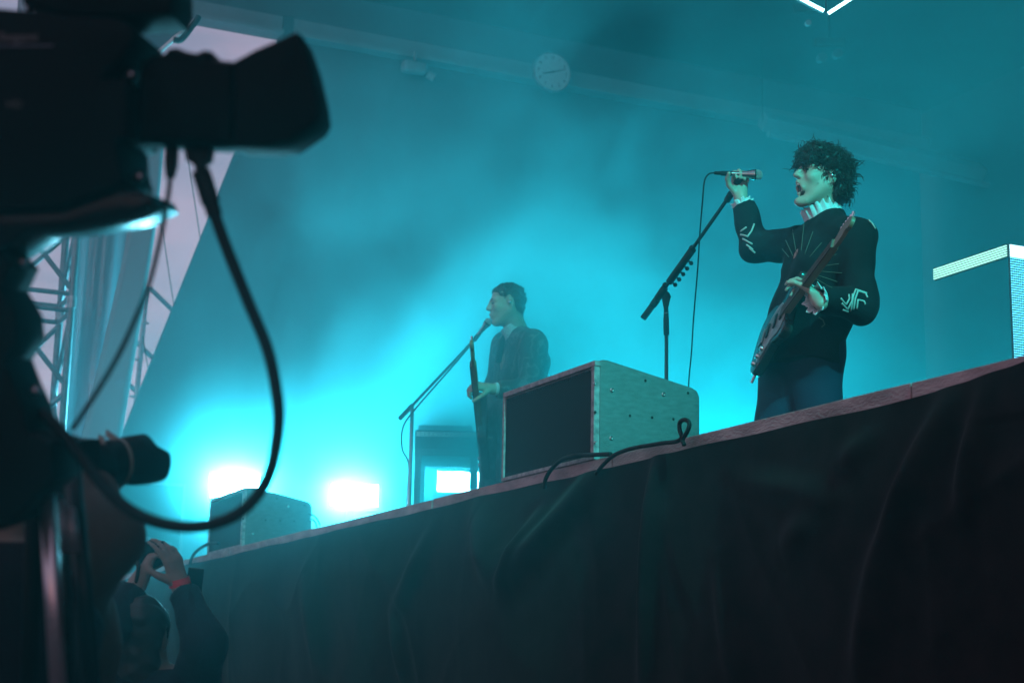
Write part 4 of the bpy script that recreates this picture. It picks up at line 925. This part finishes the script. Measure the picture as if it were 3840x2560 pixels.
ruffle('shirt_collar', Q['nb'] - WU * .012, WU * .86 - RT * .5, .074, .067, .062, 3, .001, g2)
dn = unit(Q['Lw'] - Q['Le']); ruffle('shirt_cuff', Q['Lw'] - dn * .05, dn, .034, .034, .032, 3, .0, g2)
BS = bvh_of(sj)
tie = []
for px, py in ((1896, 1258), (1886, 1285), (1880, 1320), (1874, 1360)):
    h = BS.ray_cast(V(EYE), V(unit(_ray(px, py)))); 
    if h[0] is not None: tie.append(np.array(h[0]) + np.array(h[1]) * .006)
if len(tie) > 2: MB().tube(tie, [.012, .018, .022, .02][:len(tie)], 6).build('tie', M_black, sj, smooth=True)
hb = Body(Q['hd'] - .2, Q['hd'] + .2, .006); ax2 = [Fh2, np.cross(Uh2, Fh2), Uh2]
hb.ell(hp2(-.014, 0, .042), (.094, .0715, .0815), ax2, .01).ell(hp2(-.056, 0, -.005), (.043, .064, .072), ax2, .02)
hb.cutball(hp2(.08, 0, -.02), .125, unit(Fh2 * .75 - Uh2 * .66), hp2(.05, 0, .055))
for q in (-1, 1): hb.ell(hp2(-.012, q * .085, -.008), (.032, .03, .045), ax2, .004, True)
M_hair2 = mat('haze_faded_hair', (.045, .035, .028), .6)  # hair colour raised so the head looks veiled by haze
h2 = hb.mesh('hair', M_hair2, g2, wob=.004, wfreq=45)
vc = np.array([v.co[:] for v in h2.data.vertices]); vn = np.array([v.normal[:] for v in h2.data.vertices]); mb = MB()
for i in rng.choice(len(vc), 1300, replace=False):
    p, n = vc[i], unit(vn[i]); d = unit(-Fh2 * .5 - Uh2 * .35 + rng.normal(0, .45, 3)); d = unit(d - n * (d @ n) * .8 + n * .25); L = rng.uniform(.010, .022)
    mb.tube([p - n * .003, p + d * L * .5 + n * .001, p + d * L], [.0022, .002, .0006], 3, cap=False)
o = mb.build('short_strands', M_hair2, h2, smooth=True); o['kind'] = 'stuff'
add_eyes(hp2, .90, body2, Fh2, ax2[1], Uh2, M_hair)
MB().ball(hp2(-.010, .088, -.006), .010, None, 10, 8).build('earpiece', M_bolt, g2, smooth=True)
gt2, G2 = guitar(at(1812, 1742, D2 + .10), at(1764, 1284, D2 - .66), [-.35, -1, .05], 'dark electric guitar held upright by the guitarist in the suit', (.05, .05, .06))
m2 = thing('microphone_stand', 'slim boom stand reaching up to the guitarist in the suit, beside the small table', 'microphone stand', (*at(1546, 2200, 9.75)[:2], DECK))
T2 = lambda pts, r, nm, m=M_blackm: MB().tube([at(*p) for p in pts], r, 10).build(nm, m, m2, smooth=True)
T2([(1546, 1520, 9.75), (1790, 1262, 9.30)], .008, 'boom_arm'); T2([(1500, 1568, 9.83), (1546, 1520, 9.75)], .013, 'counterweight'); T2([(1778, 1275, 9.3), (1796, 1252, 9.29)], .013, 'microphone_clip')
pz = at(1546, 1530, 9.75); MB().tube([pz, (pz[0], pz[1], DECK + .02)], .011, 12).build('pole', M_chrome, m2, smooth=True)
MB().lathe([(.15, 0), (.14, .02), (.02, .035)], Matrix.Translation((pz[0], pz[1], DECK + .001)), 28).build('round_base', M_blackm, m2, ang=40)
microphone(at(1768, 1288, 9.30), at(1838, 1198, 9.26), 'thin dark microphone close to the mouth of the guitarist in the suit', .9)
cable('microphone_cable', [at(px, py, d) for px, py, d in ((1772, 1284, 9.3), (1700, 1370, 9.45), (1560, 1530, 9.7), (1512, 1600, 9.75), (1508, 1680, 9.75), (1533, 1740, 9.75), (1528, 1850, 9.75), (1520, 2000, 9.75))], .005, M_rubber, 'thin cable looping beside the small table', n=6)

# ------------------------------------------------------------------ television camera in the foreground
DT = 2.30; sT = DT / FPX
TVM = frame(at(0, 0, DT), RT, UP, -FW)
px_ = lambda P: [(p[0] * sT, -p[1] * sT) for p in P]
M_tv = mat('camera_shell', (.004, .0045, .005), .6, bump=.15, bscale=300, spec=.06); M_tvg = mat('camera_gloss', (.006, .007, .008), .25, spec=.18)
M_knob = mat('knob_metal', (.35, .36, .38), .28, 1.0)
tv = thing('television_camera', 'big black broadcast television camera with square lens hood, blurred in the foreground', 'camera', at(400, 900, DT))
def tvp(P, z0, z1, nm, m=M_tv, bev=.008): return MB().prism(px_(P), z0, z1, TVM, bev=bev).build(nm, m, tv, ang=40)
tvp([(905, 262), (985, 218), (1075, 180), (1128, 154), (1150, 162), (1185, 260), (1216, 395), (1223, 455), (1205, 490), (1105, 560), (1040, 570), (905, 566)], -.075, .075, 'lens_hood', bev=.012)
tvp([(540, 335), (556, 255), (590, 232), (640, 222), (655, 203), (690, 200), (722, 214), (760, 220), (785, 208), (812, 212), (826, 244), (904, 252), (904, 560), (840, 562), (700, 554), (540, 545)], -.06, .06, 'lens_barrel', bev=.02)
tvb = tvp([(-160, 62), (300, 104), (430, 112), (505, 122), (556, 152), (562, 200), (528, 252), (470, 312), (452, 338), (539, 336), (539, 548), (500, 560), (505, 640), (522, 700), (498, 725), (300, 800), (-160, 820)], -.10, .10, 'body')
tvp([(150, -120), (690, -120), (697, 35), (680, 95), (520, 103), (300, 98), (150, 60), (138, 20)], -.06, .085, 'viewfinder')
tvp([(-160, 822), (300, 802), (498, 727), (612, 748), (628, 785), (530, 834), (330, 872), (170, 884), (60, 960), (-160, 1010)], -.085, .085, 'base_plate', M_tvg)
tvp([(-160, 1012), (60, 962), (100, 1000), (58, 1090), (112, 1180), (122, 1270), (74, 1350), (108, 1440), (150, 1530), (158, 1610), (244, 1645), (252, 1790), (130, 1900), (70, 1965), (-160, 2010)], -.07, .07, 'tripod_head')
for px, py, r in ((492, 292, 30), (530, 524, 26), (608, 528, 16), (526, 668, 22), (512, 738, 22), (92, 985, 20), (140, 1462, 20), (330, 45, 26), (120, 40, 18)):
    MB().ball(((px + 8) * sT, -py * sT, .02), r * sT, TVM, 12, 8).build('knob', M_knob, tvb, smooth=True)
tvp([(622, 548), (668, 548), (664, 620), (652, 668), (626, 668), (620, 620)], -.012, .012, 'connector', M_rubber, .004)
tvp([(695, 552), (800, 556), (792, 606), (770, 622), (766, 660), (742, 664), (735, 624), (706, 606)], -.018, .018, 'connector', M_rubber, .004)
M_letter = mat('grey_lettering', (.10, .10, .105), .6)
text_obj('Ikegami', 46 * sT, TVM @ Matrix.Translation((150 * sT, -190 * sT, .1012)), M_letter, 'lettering', tvb, .0004)
text_obj('HD', 40 * sT, TVM @ Matrix.Translation((135 * sT, -432 * sT, .1012)), mat('dim_lettering', (.05, .055, .055), .6), 'lettering', tvb, .0004)
MB().box((30 * sT, -225 * sT, .1005), (275 * sT, -217 * sT, .102), TVM).build('trim_line', mat('blue_trim', (.01, .03, .06), .4), tvb)
cp = lambda P, d=DT: [at(px, py, d) for px, py in P]
cable('camera_cable', cp([(752, 640), (772, 700), (800, 790), (850, 930), (930, 1130), (1000, 1300), (1034, 1450), (1045, 1580), (1022, 1740), (976, 1840), (900, 1920), (800, 1964), (680, 1974), (560, 1946), (450, 1882), (340, 1762), (230, 1620), (150, 1540)]), [.013] * 18 + [.011] * 4 + [.0084] * 149, M_rubber, 'thick black cable looping down from the lens of the television camera', n=14)
cable('camera_cable', cp([(640, 640), (630, 740), (600, 900), (560, 1060), (510, 1190), (440, 1340), (350, 1490), (270, 1610)]), .0036, M_rubber, 'thinner black cable running down from under the television camera', n=10)
tr = thing('camera_tripod', 'metal tripod legs under the television camera at the lower left', 'tripod', at(200, 2700, 2.5))
M_leg = mat('anodised_leg', (.55, .50, .53), .3, .9); 
for a, b, r, m, d in (((168, 1690), (222, 2640), .0115, M_leg, 2.36), ((203, 1680), (262, 2640), .0105, M_tvg, 2.44), ((262, 1640), (352, 2640), .0125, M_tvg, 2.50), ((130, 1800), (110, 2640), .013, M_tv, 2.55)):
    MB().tube([at(*a, d), at(*b, d - .1)], r, 16).build('leg', m, tr, smooth=True)
for a, b in (((226, 1880), (240, 2070)), ((258, 1905), (280, 2070))):
    MB().tube([at(*a, 2.36), at(*b, 2.36)], .009, 14).build('leg_sleeve', M_alu, tr, smooth=True)

# ------------------------------------------------------------------ photographers in the pit
M_brown = mat('brown_jacket', (.060, .044, .036), .8, var=.2, vscale=12, bump=.3, bscale=90, sheen=.04, spec=.1); M_navy = mat('dark_hoodie', (.012, .014, .020), .85, bump=.3, bscale=90, sheen=.04, spec=.1)
def crew(label, J, mcoat, F, hand_l=None, hand_r=None, hs=1.0, wob=.006, group='crew in the photographers pit', hair=M_hair, h=.008):
    p = thing('person', label, 'person', (J['pel'][0], J['pel'][1], .004), group)
    F = unit(F); L = np.cross(WU, F); allp = np.array([np.asarray(v)[:3] for v in J.values()]); lo_, hi_ = allp.min(0) - .32, allp.max(0) + .32; lo_[2] = .004
    B = Body(lo_, hi_, h)
    for q in (-.07, .07): B.cone(J['pel'] + L * q, J['che'] + L * q, .11, .12, .06)
    B.cone(J['Rs'], J['Ls'], .06, .06, .05).cone(J['che'], J['nb'], .09, .058, .05)
    hp_ = add_head(B, J['hd'], J['F'] if 'F' in J else F, WU, hs); B.cone(hp_(-.025, 0, -.05), J['nb'], .055, .058, .03)
    for s_ in 'LR':
        B.cone(J[s_ + 's'], J[s_ + 'e'], .05, .042, .03).cone(J[s_ + 'e'], J[s_ + 'w'], .042, .027, .02)
        hp = J['pel'] + L * (.09 if s_ == 'L' else -.09); kn = np.array([hp[0], hp[1], max(.08, min(hp[2] - .3, .46))]) + F * .06; an = np.array([hp[0], hp[1], .09]) - F * .02
        B.cone(hp, kn, .085, .06, .04).cone(kn, an, .055, .04, .02).cone(an - WU * .05, an + F * .15 - WU * .055, .035, .03, .03)
    for hnd, s_ in ((hand_l, 'L'), (hand_r, 'R')):
        if hnd: add_hand(B, J[s_ + 'w'], *hnd[0], **hnd[1])
    B.mesh('body', M_skin2, p)
    B = Body(lo_, hi_, h)
    for q in (-.08, .08): B.cone(J['pel'] + L * q, J['che'] + L * q, .135, .15, .05).cone(J['che'] + L * q, J['nb'] + L * q - WU * .05, .14, .07, .05)
    B.cone(J['Rs'], J['Ls'], .08, .08, .05)
    for s_ in 'LR':
        B.cone(J[s_ + 's'], J[s_ + 'e'], .082, .066, .03).cone(J[s_ + 'e'], J[s_ + 'w'], .066, .046, .03); dn = unit(J[s_ + 'w'] - J[s_ + 'e']); B.cutball(J[s_ + 'w'], .1, dn, J[s_ + 'w'] - dn * .03)
    B.half(J['pel'] - WU * .1, -WU); B.cutball(J['nb'] + WU * .07, .16, WU, J['nb'] + WU * .01)
    B.mesh('jacket', mcoat, p, wob=wob, wfreq=11)
    hb = Body(J['hd'] - .2, J['hd'] + .2, .007); Fx = J['F'] if 'F' in J else F; Lx = np.cross(WU, unit(Fx)); axx = [unit(Fx), Lx, WU]
    hb.ell(hp_(-.02, 0, .045), (.112, .088, .096), axx, .01).ell(hp_(-.062, 0, -.01), (.054, .076, .09), axx, .02)
    hb.ell(hp_(-.055, 0, -.085), (.055, .066, .085), axx, .02)
    for q in (-1, 1): hb.ell(hp_(-.012, q * .088, -.008), (.03, .03, .04), axx, .004, True)
    hb.mesh('hair', hair, p, wob=.004, wfreq=40)
    return p, hp_
D3 = 3.0
c3 = dict(pel=at(60, 2760, D3 + .05), che=at(70, 2380, D3 + .03), nb=at(100, 2100, D3 + .05), hd=at(110, 1850, D3 + .06), Ls=at(60, 2240, D3 + .25), Le=at(260, 2150, D3 + .35), Lw=at(330, 1890, D3 + .12),
          Rs=at(180, 2270, D3 - .10), Re=at(385, 2010, D3 - .14), Rw=at(306, 1816, D3 - .02), F=unit(RH + WU * .1))
crew('photographer in a brown jacket, elbow raised, aiming a large hooded lens at the stage', c3, M_brown, RH * .8 + FH * .5,
     hand_l=((unit(at(385, 1835, D3 + .10) - c3['Lw']), UP), dict(curl=(35, 38, 40, 42), thumb=(10, 20), side=1)), hand_r=((unit(at(240, 1790, D3 - .02) - c3['Rw']), RT * .2 - UP), dict(curl=(50, 52, 55, 58), thumb=(15, 20), side=-1)))
dl = thing('photo_camera', 'black photo camera with a pale-ringed lens and petal hood pointing right', 'camera', at(300, 1720, D3))
la, lb_ = at(250, 1748, D3), at(640, 1712, D3 + .16); ax_ = unit(lb_ - la); xx = unit(np.cross(ax_, UP)); DL = frame(la, xx, np.cross(ax_, xx), ax_); k3 = D3 / FPX
MB().prism(px_([(0, 0)]) if False else [(-.07, -.05), (.07, -.05), (.07, .03), (.035, .04), (.02, .062), (-.02, .062), (-.035, .04), (-.07, .03)], -.035, .03, DL, bev=.008).build('body', M_tv, dl, ang=40)
MB().lathe([(.036, .03), (.036, .075), (.041, .08), (.042, .105)], DL, 28).build('barrel', M_tv, dl, ang=40)
MB().lathe([(.0425, .1055), (.0425, .112)], DL, 28).build('lens_ring', mat('gold_grey_ring', (.16, .17, .13), .4), dl, ang=40)
nP = 48; vs = []; fs = []
for i, (r, l, wv2) in enumerate(((.043, .1125, 0), (.046, .135, 0), (.0475, .176, 1), (.0445, .176, 1), (.043, .135, 0))):
    for j in range(nP):
        th = 2 * math.pi * j / nP; pet = .014 * math.tanh(3 * math.cos(2 * th)) * wv2; vs.append(DL @ Vector((r * math.cos(th + .35), r * math.sin(th + .35), l + pet)))
for i in range(4):
    for j in range(nP): fs.append((i * nP + j, i * nP + (j + 1) % nP, (i + 1) * nP + (j + 1) % nP, (i + 1) * nP + j))
MB().add(vs, fs).build('petal_hood', M_tv, dl, smooth=True)
MB().lathe([(.042, .118), (.03, .124), (.001, .126)], DL, 24).build('front_glass', M_tvg, dl, smooth=True)
D5 = 5.2
c5 = dict(pel=at(560, 2980, D5), che=at(560, 2660, D5), nb=at(545, 2520, D5), hd=at(530, 2385, D5), Ls=at(400, 2560, D5 + .1), Le=at(415, 2330, D5 - .12), Lw=at(520, 2180, D5 - .02),
          Rs=at(720, 2580, D5 - .02), Re=at(772, 2420, D5 - .14), Rw=at(676, 2196, D5), F=unit(FH + WU * .35 + RH * .1))
p5, hp5 = crew('photographer in a dark hoodie with a red wristband holding a camera overhead', c5, M_navy, FH + RH * .2,
     hand_l=((unit(at(560, 2100, D5) - c5['Lw']), RT * .8 + FW * .3), dict(curl=(40, 44, 46, 48), thumb=(20, 25), side=1)),
     hand_r=((unit(at(640, 2070, D5 + .0) - c5['Rw']), -RT * .75 + FW * .5), dict(curl=(16, 22, 26, 30), thumb=(18, 22), side=1, spread=7)))
dn = unit(c5['Rw'] - at(650, 2090, D5)); a = c5['Rw'] - dn * .012
MB().tube([a - dn * .011, a + dn * .011], .034, 18, cap=False).build('wristband', mat('red_wristband', (.55, .02, .05), .5), p5, smooth=True)
dc = thing('photo_camera', 'small black camera held up between the raised hands', 'camera', at(570, 2080, D5)); DC = frame(at(568, 2085, D5 + .02), unit(RT + UP * .5), unit(UP - RT * .5), -FW)
MB().prism([(-.052, -.036), (.052, -.036), (.052, .026), (.022, .032), (.012, .048), (-.012, .048), (-.022, .032), (-.052, .026)], -.03, .02, DC, bev=.005).build('body', M_tv, dc, ang=40)
MB().lathe([(.03, -.03), (.03, -.10), (.034, -.105), (.034, -.13)], DC, 24).build('lens', M_tv, dc, ang=40)
MB().box((-.03, -.022, .0205), (.03, .02, .022), DC).build('rear_screen', M_tvg, dc)
stp = [DC @ Vector((-.052, .01, 0))] + [V(at(px, py, D5 - .05)) for px, py in ((520, 2120), (505, 2210), (492, 2300), (500, 2420))]
MB().tube(spline([np.array(q) for q in stp], 6), .006, 6).build('strap', M_rubber, dc, smooth=True)
ph = thing('phone', 'dark phone sticking up behind the red wristband', 'phone', at(732, 2160, D5 + .05)); PH = frame(at(732, 2162, D5 + .08), unit(RT - UP * .12), unit(UP + RT * .12), -FW)
MB().box((-.025, -.05, -.004), (.025, .028, .004), PH, bev=.003).build('shell', M_tvg, ph)
c6 = dict(pel=at(-40, 2900, 2.75), che=at(-30, 2400, 2.75), nb=at(-60, 2060, 2.75), hd=at(-150, 1830, 2.75), Ls=at(-160, 2150, 2.9), Le=at(-150, 2400, 2.7), Lw=at(-160, 2700, 2.65), Rs=at(45, 2170, 2.72), Re=at(75, 2500, 2.62), Rw=at(60, 2760, 2.6), F=unit(RH))
crew('camera operator in dark clothing crouching at the lower left edge behind the tripod', c6, M_navy, RH, hand_l=((unit(UP + RT), FW), {}), hand_r=((unit(UP - RT), FW), {}))
br = thing('crowd_barrier', 'pale metal rail glimpsed at the left edge behind the tripod', 'barrier', at(30, 1975, 9.0))
MB().tube([at(-160, 1968, 9), at(62, 1972, 9)], .025, 10).build('rail', M_alu, br, smooth=True)
for px in (-120, 52): p = at(px, 1974, 9); MB().tube([p, (p[0], p[1], .01)], .02, 8).build('post', M_alu, br)
